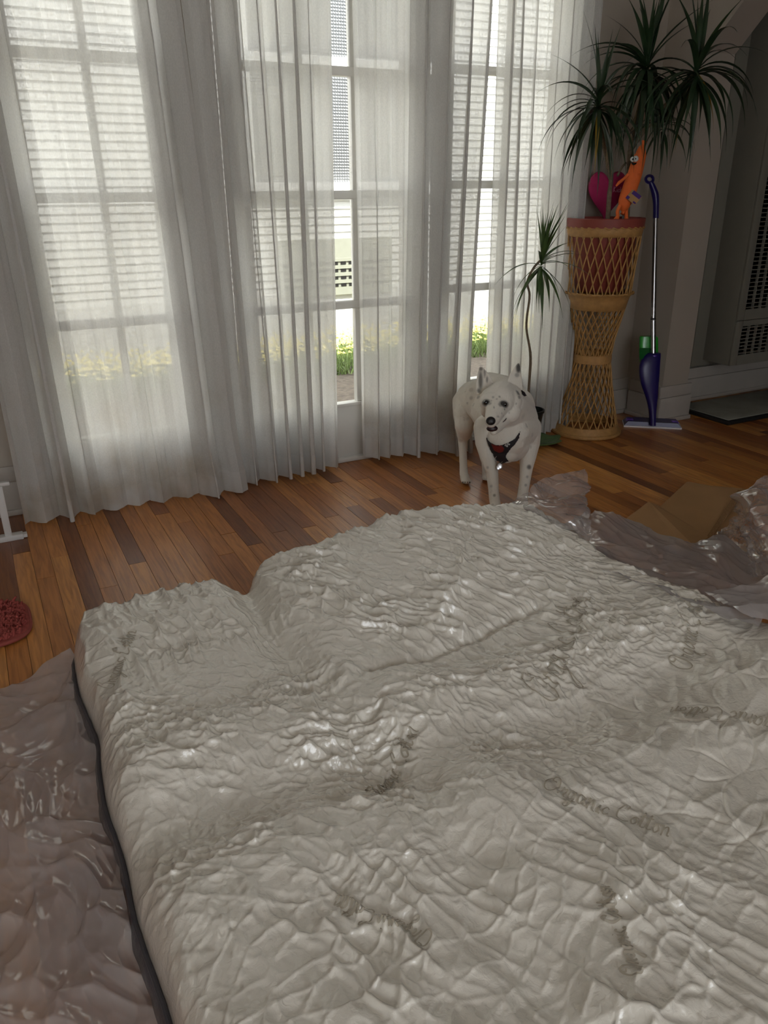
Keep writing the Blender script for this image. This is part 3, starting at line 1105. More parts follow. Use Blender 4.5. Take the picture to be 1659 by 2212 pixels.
def m_map(a, b_):
    """unit square -> rounded rectangle; returns x, y and inset distance"""
    hx, hy = (MX1 - MX0) / 2, (MY1 - MY0) / 2
    X, Y = a * hx, b_ * hy
    d = np.minimum(hx - np.abs(X), hy - np.abs(Y))
    p = np.clip((np.abs(X) - (hx - RCN)) / RCN, 0, 1)
    q = np.clip((np.abs(Y) - (hy - RCN)) / RCN, 0, 1)
    p2, q2 = p * np.sqrt(1 - q * q / 2), q * np.sqrt(1 - p * p / 2)
    X = np.sign(X) * (np.minimum(np.abs(X), hx - RCN) + p2 * RCN)
    Y = np.sign(Y) * (np.minimum(np.abs(Y), hy - RCN) + q2 * RCN)
    x_ = X + (MX0 + MX1) / 2
    y_ = Y + (MY0 + MY1) / 2
    # small waviness of the outline, dents at the fold lines
    e = np.clip(1 - d / 0.1, 0, 1)
    x_ = x_ + e * 0.012 * perlin(y_ * 5, x_ * 0 + 2, 61) * np.sign(X)
    y_ = y_ + e * 0.012 * perlin(x_ * 5, y_ * 0 + 4, 62)
    dent = np.exp(-((x_ - 0.502) / 0.022) ** 2) * np.clip(1 - (MY1 - y_) / 0.2, 0, 1)
    y_ = y_ - 0.035 * dent
    dent2 = np.exp(-((x_ - 0.19) / 0.03) ** 2) * np.clip(1 - (MY1 - y_) / 0.12, 0, 1)
    y_ = y_ - 0.03 * dent2
    y_ = y_ + 0.045 * (1 - sstep(0.42, 0.5, x_)) * np.clip(1 - (MY1 - y_) / 0.3, 0, 1)
    # lower right side swells outward
    x_ = x_ + e * 0.09 * sstep(-1.75, -2.15, y_) * (X > 0)
    return x_, y_, d


mattress = empty("mattress", ((MX0 + MX1) / 2, (MY0 + MY1) / 2, 0), "unrolled wrinkled cream mattress in clear film lying on the floor", "mattress")
NU, NV = 760, 960
au = np.linspace(-1, 1, NU)
bv = np.concatenate([np.linspace(-1, -0.6, 80, endpoint=False), np.linspace(-0.6, 1, NV - 80)])
AU, BV = np.meshgrid(au, bv, indexing='ij')
mx_, my_, md_ = m_map(AU, BV)
RE = 0.075
prof = np.sqrt(np.clip(1 - (1 - np.clip(md_ / RE, 0, 1)) ** 2, 0, 1))
top_ = m_height(mx_, my_)
ZS = 0.085
mz_ = ZS + (top_ - ZS) * prof + m_wrinkle(mx_, my_) * (0.65 + 0.35 * np.clip(md_ / 0.05, 0, 1)) * np.clip(md_ / 0.012, 0, 1)
fast_grid("cover", np.stack([mx_, my_, mz_], -1), M['mattress'], mattress)

# dark side band and piping that follow the outline
NB = 900
tt = np.linspace(0, 1, NB, endpoint=False)
lo_ = []
for u in tt:
    k = u * 4
    if k < 1:
        lo_.append((-1 + 2 * k, -1))
    elif k < 2:
        lo_.append((1, -1 + 2 * (k - 1)))
    elif k < 3:
        lo_.append((1 - 2 * (k - 2), 1))
    else:
        lo_.append((-1, 1 - 2 * (k - 3)))
lo_ = np.array(lo_)
bx_, by_, _ = m_map(lo_[:, 0], lo_[:, 1])
ctr = np.array([(MX0 + MX1) / 2, (MY0 + MY1) / 2])
tx = np.roll(bx_, -2) - np.roll(bx_, 2)
ty = np.roll(by_, -2) - np.roll(by_, 2)
ln = np.hypot(tx, ty)
nxn, nyn = ty / ln, -tx / ln
sg = np.sign((bx_ - ctr[0]) * nxn + (by_ - ctr[1]) * nyn)
nxn, nyn = nxn * sg, nyn * sg
rows = []
for (off, z, cr0) in ((-0.01, 0.090, 0), (0.001, 0.088, .4), (0.007, 0.074, 1), (0.010, 0.055, 1.5), (0.006, 0.03, 1.5), (-0.002, 0.008, .5), (-0.03, 0.003, 0)):
    cru = cr0 * (0.010 * worley(tt * 90, tt * 0 + z * 26, 71) - 0.004)
    rows.append(np.stack([bx_ + nxn * (off - cru), by_ + nyn * (off - cru), np.full(NB, z)], -1))
R_ = np.stack(rows, 1)
R_ = np.concatenate([R_, R_[:1]], 0)
fast_grid("side_band", R_, M['band'], mattress)
pip = [np.array((bx_[i] + nxn[i] * 0.004, by_[i] + nyn[i] * 0.004, 0.091 + 0.003 * math.sin(i * 0.9))) for i in range(0, NB, 3)]
pip.append(pip[0])
build("piping", MB().tube(pip, 0.0042, 6, False), M['piping'], mattress)

# cursive print, drawn as flat ink strokes lying on the cover
GL = {
    'O': ([[(0.9, 1.9), (0.4, 1.75), (0.1, 1.1), (0.25, 0.3), (0.75, 0.0), (1.25, 0.35), (1.4, 1.1), (1.1, 1.75), (0.6, 1.9), (0.55, 1.5), (1.0, 1.35)]], 1.6),
    'C': ([[(0.8, 1.35), (0.95, 1.6), (0.8, 1.85), (0.4, 1.6), (0.1, 0.95), (0.25, 0.25), (0.75, 0.0), (1.3, 0.2)]], 1.35),
    'r': ([[(0, 0.05), (0.25, 0.85), (0.3, 1.0), (0.4, 0.85), (0.65, 0.85), (0.5, 0.25), (0.7, 0.0)]], 0.8),
    'g': ([[(0.65, 0.85), (0.3, 0.95), (0.1, 0.5), (0.3, 0.1), (0.6, 0.4), (0.7, 0.9), (0.6, -0.3), (0.35, -0.9), (0.1, -0.7), (0.5, -0.25), (0.9, 0.1)]], 0.95),
    'a': ([[(0.65, 0.85), (0.3, 0.95), (0.1, 0.5), (0.3, 0.08), (0.6, 0.4), (0.7, 0.9), (0.68, 0.25), (0.9, 0.05)]], 0.95),
    'n': ([[(0, 0.8), (0.15, 0.95), (0.15, 0.0), (0.2, 0.6), (0.5, 0.95), (0.65, 0.6), (0.65, 0.15), (0.85, 0.05)]], 0.95),
    'i': ([[(0.05, 0.1), (0.2, 0.9), (0.2, 0.2), (0.4, 0.05)], [(0.22, 1.3), (0.26, 1.36)]], 0.45),
    'c': ([[(0.6, 0.75), (0.35, 0.95), (0.1, 0.5), (0.3, 0.06), (0.7, 0.2)]], 0.75),
    'o': ([[(0.4, 0.92), (0.12, 0.5), (0.35, 0.06), (0.62, 0.45), (0.42, 0.92), (0.75, 0.8)]], 0.8),
    't': ([[(0.05, 0.2), (0.28, 1.7), (0.22, 0.3), (0.4, 0.04), (0.6, 0.2)], [(0.0, 1.15), (0.55, 1.25)]], 0.6),
    'K': ([[(0.1, 0.0), (0.2, 1.8)], [(0.9, 1.8), (0.2, 0.9), (0.95, 0.0)]], 1.1),
    'k': ([[(0.05, 0.0), (0.2, 1.7)], [(0.6, 1.0), (0.15, 0.5), (0.65, 0.0)]], 0.75),
    'D': ([[(0.1, 0), (0.1, 1.6), (0.6, 1.5), (0.85, 0.8), (0.6, 0.1), (0.1, 0)]], 1.1),
    'E': ([[(0.75, 0), (0.1, 0), (0.1, 1.6), (0.75, 1.6)], [(0.1, 0.8), (0.6, 0.8)]], 0.95),
    'A': ([[(0, 0), (0.45, 1.6), (0.9, 0)], [(0.2, 0.6), (0.7, 0.6)]], 1.1),
    'F': ([[(0.1, 0), (0.1, 1.6), (0.75, 1.6)], [(0.1, 0.85), (0.6, 0.85)]], 0.9),
    'G': ([[(0.85, 1.35), (0.5, 1.6), (0.1, 0.9), (0.4, 0.0), (0.85, 0.3), (0.85, 0.75), (0.5, 0.75)]], 1.1),
    ' ': ([], 0.5),
}


def strokes(text):
    out_, x_ = [], 0.0
    for ch in text:
        ss, w = GL[ch]
        for s_ in ss:
            k = catmull(np.array(s_), max(4, len(s_) * 4)) if ch.islower() or ch in 'OC' else np.array(s_, float)
            out_.append(k + np.array([x_, 0]))
        x_ += w
    return out_, x_


def ribbon(mb, pts, w, surf):
    pts = np.asarray(pts)
    d = np.gradient(pts, axis=0)
    d /= np.linalg.norm(d, axis=1)[:, None] + 1e-9
    nrm = np.stack([-d[:, 1], d[:, 0]], 1) * w / 2
    L_, R__ = surf(pts + nrm), surf(pts - nrm)
    n_ = len(pts)
    mb.add(list(L_) + list(R__), [(i, i + 1, n_ + i + 1, n_ + i) for i in range(n_ - 1)])


def m_surf(xy):
    z = m_height(xy[:, 0], xy[:, 1]) + m_wrinkle(xy[:, 0], xy[:, 1]) + 0.0034
    return np.stack([xy[:, 0], xy[:, 1], z], 1)


def print_text(text, p0, p1, flip=False, part=(0, 99)):
    st, W = strokes(text)
    p0, p1 = np.array(p0[:2]), np.array(p1[:2])
    ex = (p1 - p0) / W
    ey = np.array([-ex[1], ex[0]]) * 1.25
    mb = MB()
    for s_ in st:
        dense = catmull(s_, len(s_) * 3)
        ribbon(mb, p0 + dense[:, :1] * ex + dense[:, 1:] * ey + dense[:, 1:] * ex * 0.25, 0.0027, m_surf)
    o = build("lettering", mb, M['ink'], mattress, False)
    o["label"] = "grey cursive print on the mattress cover"


print_text("Organic Cotton", fl(1165, 1725, .2), fl(1448, 1800, .2))
print_text("Organic Cotton", fl(1740, 1545, .24), fl(1455, 1480, .24))
print_text("Organic Cotton", fl(1200, 1535, .17), fl(1275, 1330, .17))
print_text("Organic Cotton", fl(1385, 2150, .18), fl(1310, 1960, .18))
print_text("Organic Cotton", fl(940, 2030, .18), fl(730, 1950, .18))
print_text("Organic Cotton", fl(820, 1735, .17), fl(905, 1600, .17))
print_text("Organic Cotton", fl(245, 1500, .18), fl(300, 1390, .18))
print_text("Organic Cotton", fl(1495, 1440, .2), fl(1520, 1310, .22))


# ------------------------------------------------------------------ CLEAR FILM
def film_sheet(name, ctrl, nu, nv, amp, seed, material, label, cat="plastic film", freq=7.0, floor_clip=0.003, group=None):
    C = np.array(ctrl, float)            # (m, n, 3)
    G = catmull(C, nu)
    G = np.swapaxes(catmull(np.swapaxes(G, 0, 1), nv), 0, 1)
    du = np.gradient(G, axis=0)
    dv = np.gradient(G, axis=1)
    N = np.cross(du, dv)
    N /= np.linalg.norm(N, axis=2)[..., None] + 1e-9
    lu = np.cumsum(np.linalg.norm(du, axis=2), 0)
    lv = np.cumsum(np.linalg.norm(dv, axis=2), 1)
    wu = lu + 0.05 * perlin(lu * 5, lv * 5, seed)
    wv = lv + 0.05 * perlin(lu * 5, lv * 5, seed + 1)
    f2 = freq * 0.55
    h = (1.9 * worley(wu * f2, wv * f2 * 1.6, seed + 2) + 1.0 * worley((wu + wv) * f2 * 1.5, (wv - wu) * f2 * 3.4, seed + 3)
         - 0.8 * worley((wu - .6 * wv) * f2 * 1.6, (wv + .6 * wu) * f2 * 2.6, seed + 4) + 0.25 * worley(wu * f2 * 7, wv * f2 * 9, seed + 6)
         + 0.9 * perlin(wu * f2 * 0.5, wv * f2 * 0.5, seed + 5))
    P = G + N * (amp * (h - 0.6))[..., None]
    P[..., 2] = np.maximum(P[..., 2], floor_clip + 0.0015 * np.abs(perlin(lu * 9, lv * 9, seed)))
    base = P.reshape(-1, 3).mean(0)
    base[2] = 0
    o = fast_grid(name, P, material, None, base)
    tag(o, label, cat, group)
    return o


def V(x_, y_, z_):
    return (x_, y_, z_)


# left sheet, on the floor along the mattress' left side
film_sheet("plastic_sheet", [
    [fl(-220, 1500, .02), fl(0, 1478, .03), fl(90, 1435, .05), fl(150, 1398, .09)],
    [fl(-220, 1560, .02), fl(0, 1560, .04), fl(110, 1540, .05), fl(185, 1520, .08)],
    [fl(-220, 1650, .01), fl(0, 1660, .03), fl(130, 1650, .05), fl(215, 1640, .07)],
    [fl(-220, 1780, .02), fl(0, 1790, .05), fl(130, 1790, .06), fl(240, 1790, .07)],
    [fl(-220, 1950, .01), fl(0, 1960, .03), fl(150, 1970, .06), fl(268, 1930, .07)],
    [fl(-250, 2130, .02), fl(0, 2150, .04), fl(200, 2130, .06), fl(310, 2090, .07)],
    [fl(-250, 2330, .01), fl(0, 2330, .03), fl(250, 2330, .05), fl(430, 2300, .06)],
], 300, 240, 0.030, 101, M['film_thick'], "crumpled clear plastic sheet on the floor along the mattress's left side", freq=6)

# billow that rises behind the far right mattress corner
film_sheet("plastic_billow", [
    [fl(1085, 1104, .14), fl(1105, 1118, .14), fl(1150, 1140, .13), fl(1210, 1170, .12), fl(1262, 1195, .10)],
    [at(1130, 1065, 2.34), at(1150, 1085, 2.30), at(1195, 1115, 2.26), at(1235, 1140, 2.24), at(1275, 1165, 2.22)],
    [at(1175, 1028, 2.38), at(1195, 1050, 2.34), at(1225, 1085, 2.30), at(1255, 1110, 2.28), at(1278, 1120, 2.28)],
    [at(1225, 1018, 2.42), at(1240, 1035, 2.38), at(1255, 1060, 2.35), at(1268, 1085, 2.34), at(1275, 1095, 2.34)],
    [at(1262, 1014, 2.46), at(1270, 1030, 2.44), at(1278, 1050, 2.42), at(1279, 1068, 2.42), at(1277, 1078, 2.42)],
], 160, 140, 0.020, 131, M['film'], "peak of clear plastic film rising beside the dog's front paws", freq=8)

# long drape down the right side of the mattress onto the floor
film_sheet("plastic_drape", [
    [fl(1150, 1140, .205), fl(1205, 1138, .14), fl(1240, 1118, .12), fl(1262, 1115, .05)],
    [fl(1215, 1190, .215), fl(1260, 1172, .15), fl(1290, 1135, .14), fl(1305, 1107, .12)],
    [fl(1290, 1222, .225), fl(1325, 1200, .15), fl(1350, 1160, .12), fl(1365, 1120, .10)],
    [fl(1370, 1255, .235), fl(1405, 1225, .15), fl(1430, 1190, .12), fl(1440, 1148, .10)],
    [fl(1455, 1288, .245), fl(1490, 1250, .16), fl(1510, 1215, .12), fl(1500, 1168, .09)],
    [fl(1530, 1312, .255), fl(1555, 1268, .16), fl(1575, 1240, .12), fl(1560, 1150, .12)],
    [fl(1580, 1328, .265), fl(1600, 1290, .18), fl(1620, 1262, .12), fl(1612, 1175, .08)],
    [fl(1640, 1345, .275), fl(1680, 1310, .20), fl(1690, 1280, .15), fl(1690, 1200, .08)],
], 260, 150, 0.020, 151, M['film_thick'], "long drape of clear plastic film hanging off the mattress's right side", freq=6)

# heaped film at the right frame edge
film_sheet("plastic_heap", [
    [fl(1540, 1165, .03), fl(1575, 1120, .08), at(1615, 1070, 2.30), at(1665, 1030, 2.32), at(1760, 1000, 2.34)],
    [fl(1548, 1180, .04), fl(1580, 1140, .10), at(1625, 1100, 2.20), at(1680, 1060, 2.22), at(1760, 1040, 2.24)],
    [fl(1570, 1200, .05), fl(1605, 1170, .10), at(1640, 1140, 2.10), at(1690, 1110, 2.12), at(1770, 1090, 2.14)],
    [fl(1600, 1225, .08), fl(1622, 1205, .10), at(1650, 1190, 2.04), at(1700, 1160, 2.06), at(1780, 1140, 2.06)],
    [fl(1610, 1270, .06), fl(1630, 1250, .10), at(1660, 1235, 2.0), at(1710, 1220, 2.0), at(1790, 1190, 2.0)],
], 160, 150, 0.022, 171, M['film'], "upright heap of crinkled clear film at the right edge over the cardboard", freq=9)

film_sheet("plastic_fold", [
    [fl(1520, 1280, .225), fl(1590, 1268, .235), fl(1680, 1252, .24), fl(1800, 1235, .24)],
    [fl(1555, 1300, .24), fl(1615, 1296, .258), fl(1690, 1288, .268), fl(1800, 1270, .268)],
    [fl(1590, 1318, .262), fl(1640, 1318, .275), fl(1690, 1322, .282), fl(1800, 1320, .285)],
    [fl(1625, 1334, .262), fl(1660, 1338, .272), fl(1700, 1345, .28), fl(1800, 1352, .285)],
], 140, 80, 0.014, 191, M['film_white'], "bright bunched fold of film lying on the mattress's right edge", freq=8)

# ------------------------------------------------------------------ CARDBOARD
def slab(name, pts, th, material, parent, origin=None):
    """thin board from a quad of top corners"""
    p = [np.array(q, float) for q in pts]
    nn = np.cross(p[1] - p[0], p[3] - p[0])
    nn /= np.linalg.norm(nn)
    if nn[2] < 0:
        nn = -nn
    mb = MB()
    vs_ = [q for q in p] + [q - nn * th for q in p]
    mb.add(vs_, [(0, 1, 2, 3), (7, 6, 5, 4), (0, 4, 5, 1), (1, 5, 6, 2), (2, 6, 7, 3), (3, 7, 4, 0)])
    return build(name, mb, material, parent, False, origin)


cbx = empty("cardboard_box", fl(1490, 1110), "flattened brown cardboard box lying behind the clear film", "box")
A_, B_, C_, D_ = fl(1484, 1040, .03), fl(1606, 1062, .03), fl(1535, 1166, .03), fl(1424, 1096, .03)
slab("panel", [A_, B_, C_, D_], 0.006, M['card'], cbx)
slab("under_panel", [fl(1500, 1046, .016), fl(1640, 1058, .016), fl(1590, 1150, .016), fl(1500, 1150, .016)], 0.006, M['card'], cbx)
slab("flap", [fl(1402, 1083, .05), fl(1426, 1094, .036), fl(1530, 1160, .036), fl(1500, 1180, .06), ], 0.005, M['card'], cbx)
slab("flap", [fl(1402, 1083, .05), fl(1500, 1180, .06), fl(1470, 1190, .04), fl(1350, 1122, .03)], 0.005, M['card'], cbx)
slab("crease_strip", [fl(1594, 1058, .034), fl(1606, 1061, .034), fl(1536, 1164, .034), fl(1527, 1158, .034)], 0.003, M['card_edge'], cbx)
slab("lower_panel", [fl(1560, 1180, .012), fl(1700, 1160, .012), fl(1760, 1300, .012), fl(1600, 1320, .012)], 0.006, M['card'], cbx)

# ------------------------------------------------------------------ WICKER STAND, POT, DRACAENA
WC = np.array([2.655, -0.172])
wd = depth((WC[0], WC[1], 0.5))


def wz(yp):
    return z_on(WC, yp)


def wr_(pxw, yp):
    return pxw * depth((WC[0], WC[1], wz(yp))) / FPX


zb0 = 0.0
stand = empty("plant_stand", (WC[0], WC[1], 0), "tall hourglass wicker plant stand in the corner", "plant stand")
Z_base, Z_bt = 0.0, wz(912)
Z_w0, Z_w1 = wz(780), wz(763)
Z_c0, Z_c1 = wz(664), wz(632)
Z_r0, Z_r1 = wz(508), wz(489)
prof_low = [(Z_bt, wr_(64, 905)), (wz(870), wr_(54, 870)), (wz(825), wr_(45, 825)), (Z_w0, wr_(38, 780))]
prof_mid = [(Z_w1, wr_(38, 765)), (wz(730), wr_(42, 730)), (wz(695), wr_(50, 695)), (Z_c0, wr_(57, 664))]
prof_up = [(Z_c1, wr_(66, 632)), (wz(590), wr_(69, 590)), (wz(550), wr_(72, 550)), (Z_r0, wr_(77, 508))]


def rprof(prof_, z):
    zz = [p[0] for p in prof_]
    rr = [p[1] for p in prof_]
    return float(np.interp(z, zz, rr))


def lattice(name, prof_, n, twist, rad, ns=9):
    mb = MB()
    z0, z1 = prof_[0][0], prof_[-1][0]
    for fam in (-1, 1):
        for k in range(n):
            a0 = 2 * math.pi * (k + (0.25 if fam > 0 else 0)) / n
            pts = []
            for i in range(ns):
                f = i / (ns - 1)
                z = z0 + (z1 - z0) * f
                a = a0 + fam * twist * (f - 0.5)
                r = rprof(prof_, z) + fam * 0.0018
                pts.append((WC[0] + r * math.cos(a), WC[1] + r * math.sin(a), z))
            mb.tube(pts, rad, 5, False)
    o = build(name, mb, M['wicker'], stand, True)
    o["kind"] = "stuff"
    return o


lattice("lower_lattice", prof_low, 24, 0.85, 0.0033, 14)
lattice("middle_lattice", prof_mid, 24, 0.8, 0.0033, 12)
lattice("upper_lattice", prof_up, 26, 0.5, 0.0032, 8)
rb = wr_(73, 935)


def band(name, prof_, nturn=0):
    mb = MB().lathe(WC, prof_, 56)
    o = build(name, mb, M['wicker_band'], stand, True, angle=60)
    return o


band("waist_band", [(wr_(36, 770), Z_w0 - .004), (wr_(40, 770), Z_w0), (wr_(40.5, 770), (Z_w0 + Z_w1) / 2), (wr_(40, 770), Z_w1), (wr_(36, 770), Z_w1 + .004)])
band("collar", [(wr_(55, 664), Z_c0 - .004), (wr_(59, 664), Z_c0), (wr_(63, 650), (Z_c0 + Z_c1) / 2), (wr_(67, 636), Z_c1 - .006), (wr_(72, 632), Z_c1), (wr_(70, 630), Z_c1 + .008), (wr_(64, 630), Z_c1 + .004)])
band("rim_band", [(wr_(74, 508), Z_r0 - .004), (wr_(78, 508), Z_r0), (wr_(80, 498), (Z_r0 + Z_r1) / 2), (wr_(80, 490), Z_r1), (wr_(76, 490), Z_r1 + .004)])
band("foot_ring", [(rb - .012, 0.0), (rb, 0.002), (rb + .003, 0.010), (rb, 0.017), (rb - .01, 0.018)])
band("foot_collar", [(wr_(63, 905), Z_bt + .006), (wr_(66, 905), Z_bt + .004), (wr_(68, 915), Z_bt - .03), (wr_(69, 915), Z_bt - .034)])
lattice("foot_lattice", [(0.014, rb - .003), (Z_bt - .03, wr_(68, 915))], 30, 0.9, 0.0032, 6)
# rim twists
for nm, zz, rr in (("rim_braid", Z_r1 - .003, wr_(80.5, 490)), ("collar_braid", Z_c1 + .004, wr_(72, 632))):
    pts = []
    for i in range(241):
        a = 2 * math.pi * i / 240
        pts.append((WC[0] + (rr + .0025 * math.sin(a * 30)) * math.cos(a), WC[1] + (rr + .0025 * math.sin(a * 30)) * math.sin(a), zz + .003 * math.cos(a * 30)))
    build(nm, MB().tube(pts, 0.0038, 6, False), M['wicker'], stand)

pot = empty("plant_pot", (WC[0], WC[1], Z_c1), "terracotta coloured pot sitting in the wicker stand", "pot")
ZP1, ZP0 = wz(470), wz(488)
rp_ = wr_(81.5, 478)
build("body", MB().lathe(WC, [(0.0, Z_c1 + 0.012), (wr_(48, 620), Z_c1 + 0.012), (wr_(52, 600), Z_c1 + .02), (wr_(71, 500), ZP0 - .012), (wr_(72, 500), ZP0)], 56), M['terracotta'], pot)
build("rim", MB().lathe(WC, [(wr_(70, 490), ZP0 - .004), (rp_, ZP0 - .004), (rp_ + .001, ZP0 + .004), (rp_ + .003, ZP1 - .004), (rp_, ZP1), (rp_ - .010, ZP1), (rp_ - .014, ZP1 - .01), (rp_ - .018, ZP0 - .03)], 64), M['terracotta'], pot)
sm = MB()
ang = np.linspace(0, 2 * math.pi, 49)
rad_ = np.linspace(0, rp_ - .015, 10)
AA, RR = np.meshgrid(ang, rad_, indexing='ij')
sm.grid(np.stack([WC[0] + RR * np.cos(AA), WC[1] + RR * np.sin(AA), ZP0 - .022 + .005 * perlin(RR * np.cos(AA) * 40, RR * np.sin(AA) * 40, 9)], -1))
build("potting_soil", sm, M['potting'], pot)


def leaf_mesh(name, L, W, e0, e1, material, twist=0.0, n=12, bow=0.8):
    pts = [np.zeros(3)]
    for i in range(n):
        f = ((i + 0.5) / n) ** bow
        e = e0 + (e1 - e0) * f
        pts.append(pts[-1] + np.array([math.cos(e), 0, math.sin(e)]) * L / n)
    vs_, fs_ = [], []
    for i, p in enumerate(pts):
        f = i / n
        w = W * (0.35 + 0.65 * math.sin(math.pi * min(1, f * 1.1 + 0.12))) * (1 - f ** 3) + 0.0004
        e = e0 + (e1 - e0) * f ** bow
        nv = np.array([-math.sin(e), 0, math.cos(e)])
        tw = twist * f
        side = np.array([0, math.cos(tw), 0]) + nv * math.sin(tw)
        vs_ += [p + side * w / 2 + nv * w * 0.18, p, p - side * w / 2 + nv * w * 0.18]
    for i in range(n):
        a = i * 3
        fs_ += [(a, a + 1, a + 4, a + 3), (a + 1, a + 2, a + 5, a + 4)]
    me = bpy.data.meshes.new(name)
    me.from_pydata([tuple(map(float, p)) for p in vs_], [], fs_)
    me.materials.append(material)
    me.shade_smooth()
    return me


def leaf_set(L, W, material, seed, spec):
    rg = random.Random(seed)
    out_ = []
    for (e0, e1) in spec:
        out_.append(leaf_mesh("leaf", L * rg.uniform(0.9, 1.05), W, math.radians(e0), math.radians(e1), material, rg.uniform(-0.5, 0.5)))
    return out_


SPEC = [(86, 80), (80, 60), (70, 25), (60, -35), (48, -68), (34, -80), (16, -84), (-5, -86), (-30, -87), (-50, -88)]
LEAFS = leaf_set(0.37, 0.025, M['leaf'], 1, SPEC)
LEAFY = leaf_set(0.30, 0.018, M['leaf_old'], 2, [(-35, -86), (-10, -84)])
LEAFL = leaf_set(0.20, 0.013, M['leaf_light'], 3, [(84, 76), (74, 60), (62, 40), (48, 10), (34, -22), (20, -45), (2, -62), (-25, -80), (-45, -85)])


def head(parent, base, n, meshes, seed, scale=1.0, weights=None, az_bias=None, old=0):
    rg = random.Random(seed)
    wb_ = np.array(base)
    base = np.array(base) - root_loc(parent)
    for i in range(n):
        f = i / n
        k = int(rg.choices(range(len(meshes)), weights=weights)[0]) if weights else int(f * len(meshes))
        me = meshes[k]
        if old and i % (n // old) == 0 and k > 5:
            me = LEAFY[i % 2]
        o = bpy.data.objects.new("leaf", me)
        col.objects.link(o)
        o.parent = parent
        az = i * 2.39996 + rg.uniform(-0.25, 0.25)
        s_ = scale * rg.uniform(0.8, 1.12)
        reach = max(v_.co.x for v_ in me.vertices) * s_
        for _try in range(24):
            txp, typ = wb_[0] + reach * math.cos(az), wb_[1] + reach * math.sin(az)
            if (typ > -0.02) or (txp < 2.64 and typ > -0.125) or (txp > 3.05 and typ > -0.26):
                az = rg.uniform(0, 2 * math.pi)
            else:
                break
        o.location = (base[0], base[1], base[2] - 0.045 * k / len(meshes) + rg.uniform(-.01, .01))
        o.scale = (s_, s_, s_)
        o.rotation_euler = (rg.uniform(-.12, .12), rg.uniform(-.12, .12), az)


H1 = py(1293, 218, -0.36)
H2 = py(1398, 142, -0.30)
H3 = py(1506, 146, -0.50)
H4 = py(1432, 262, -0.30)
P0 = py(1312, 480, -0.22)
plant = empty("dracaena", (P0[0], P0[1], ZP0 - .02), "tall branching dracaena with dark drooping leaves in the terracotta pot", "plant")
F1 = py(1319, 385, -0.24)
trunk = MB().tube(catmull([np.array((P0[0], P0[1], ZP0 - .03)), P0 + (0, 0, .02), py(1316, 425, -.23), F1, py(1311, 345, -.26), py(1300, 290, -.32), H1], 30), [0.0105] * 12 + [0.0085] * 18, 10)
build("stem", trunk, M['bark'], plant)
T2 = py(1362, 325, -0.20)
B2 = py(1352, 480, -0.20)
build("stem", MB().tube(catmull([np.array((B2[0], B2[1], ZP0 - .03)), B2 + (0, 0, .03), py(1358, 400, -.2), T2], 20), 0.013, 10), M['bark'], plant)
build("branch", MB().tube(catmull([T2, py(1368, 280, -.2), py(1385, 215, -.25), H2], 16), [0.011] * 5 + [0.009] * 11, 8), M['bark'], plant)
build("branch", MB().tube(catmull([T2, py(1385, 290, -.23), py(1430, 235, -.32), py(1480, 185, -.43), H3], 20), [0.010] * 6 + [0.008] * 14, 8), M['bark'], plant)
build("branch", MB().tube(catmull([py(1385, 290, -.23), py(1405, 270, -.26), H4], 10), 0.006, 8), M['bark'], plant)
build("twig", MB().tube(catmull([py(1334, 380, -.22), py(1343, 362, -.21), py(1352, 352, -.2)], 8), 0.005, 6), M['bark'], plant)
# spiky bases of fallen leaves
WTS = [2, 3, 4, 4, 4, 5, 7, 9, 9, 8]
head(plant, H1, 56, LEAFS, 5, 0.84, [1, 1, 3, 3, 2, 3, 6, 9, 10, 9], old=3)
head(plant, H2, 66, LEAFS, 6, 0.98, WTS)
head(plant, H3, 48, LEAFS, 9, 0.95, WTS, old=2)
head(plant, H4, 20, LEAFS, 12, 0.62, [0, 0, 1, 2, 3, 4, 5, 5, 5, 5])

# ------------------------------------------------------------------ SMALL DRACAENA
SP = fl(1150, 962)
SP = np.array((SP[0], SP[1] + 0.03))
spot_ = empty("black_pot", (SP[0], SP[1], 0.016), "small tapered black pot on the floor behind the dog", "pot")
zt_ = z_on(SP, 884)
kpx = depth((SP[0], SP[1], 0.1)) / FPX
build("body", MB().lathe(SP, [(0, .018), (18 * kpx, .018), (19 * kpx, .02), (27 * kpx, zt_ - .012), (29 * kpx, zt_ - .012), (29 * kpx, zt_), (26 * kpx, zt_), (25 * kpx, zt_ - .02)], 40), M['black_pot'], spot_)
build("potting_soil", MB().lathe(SP, [(0, zt_ - .022), (13 * kpx, zt_ - .021), (25.5 * kpx, zt_ - .024)], 32), M['potting'], spot_)
dish = MB()
na, nr = 72, 8
DC = fl(1168, 958)
for_ = []
for i in range(na + 1):
    a = 2 * math.pi * i / na
    lob = 1 + 0.10 * math.cos(a * 6)
    for_.append([(DC[0] + math.cos(a) * 0.105 * lob * f, DC[1] + math.sin(a) * 0.085 * lob * f, 0.004 + 0.016 * f ** 4 + 0.003 * math.cos(a * 6) * f) for f in np.linspace(0, 1, nr)])
dish.grid(np.array(for_))
o = build("saucer", dish, M['green_dish'], None, True, (DC[0], DC[1], 0))
sm_ = o.modifiers.new("th", 'SOLIDIFY')
sm_.thickness = 0.004
tag(o, "green leaf-shaped dish under the small black pot", "dish")
SH = py(1170, 560, SP[1])
splant = empty("young_dracaena", (SP[0], SP[1], zt_ - .02), "slender young dracaena on a bent cane in the black pot", "plant")
Yq = SP[1]
cane = catmull([np.array((SP[0], SP[1], zt_ - .025)), py(1142, 850, Yq), py(1146, 770, Yq), py(1137, 705, Yq), py(1144, 640, Yq), py(1139, 610, Yq), py(1152, 580, Yq), SH], 44)
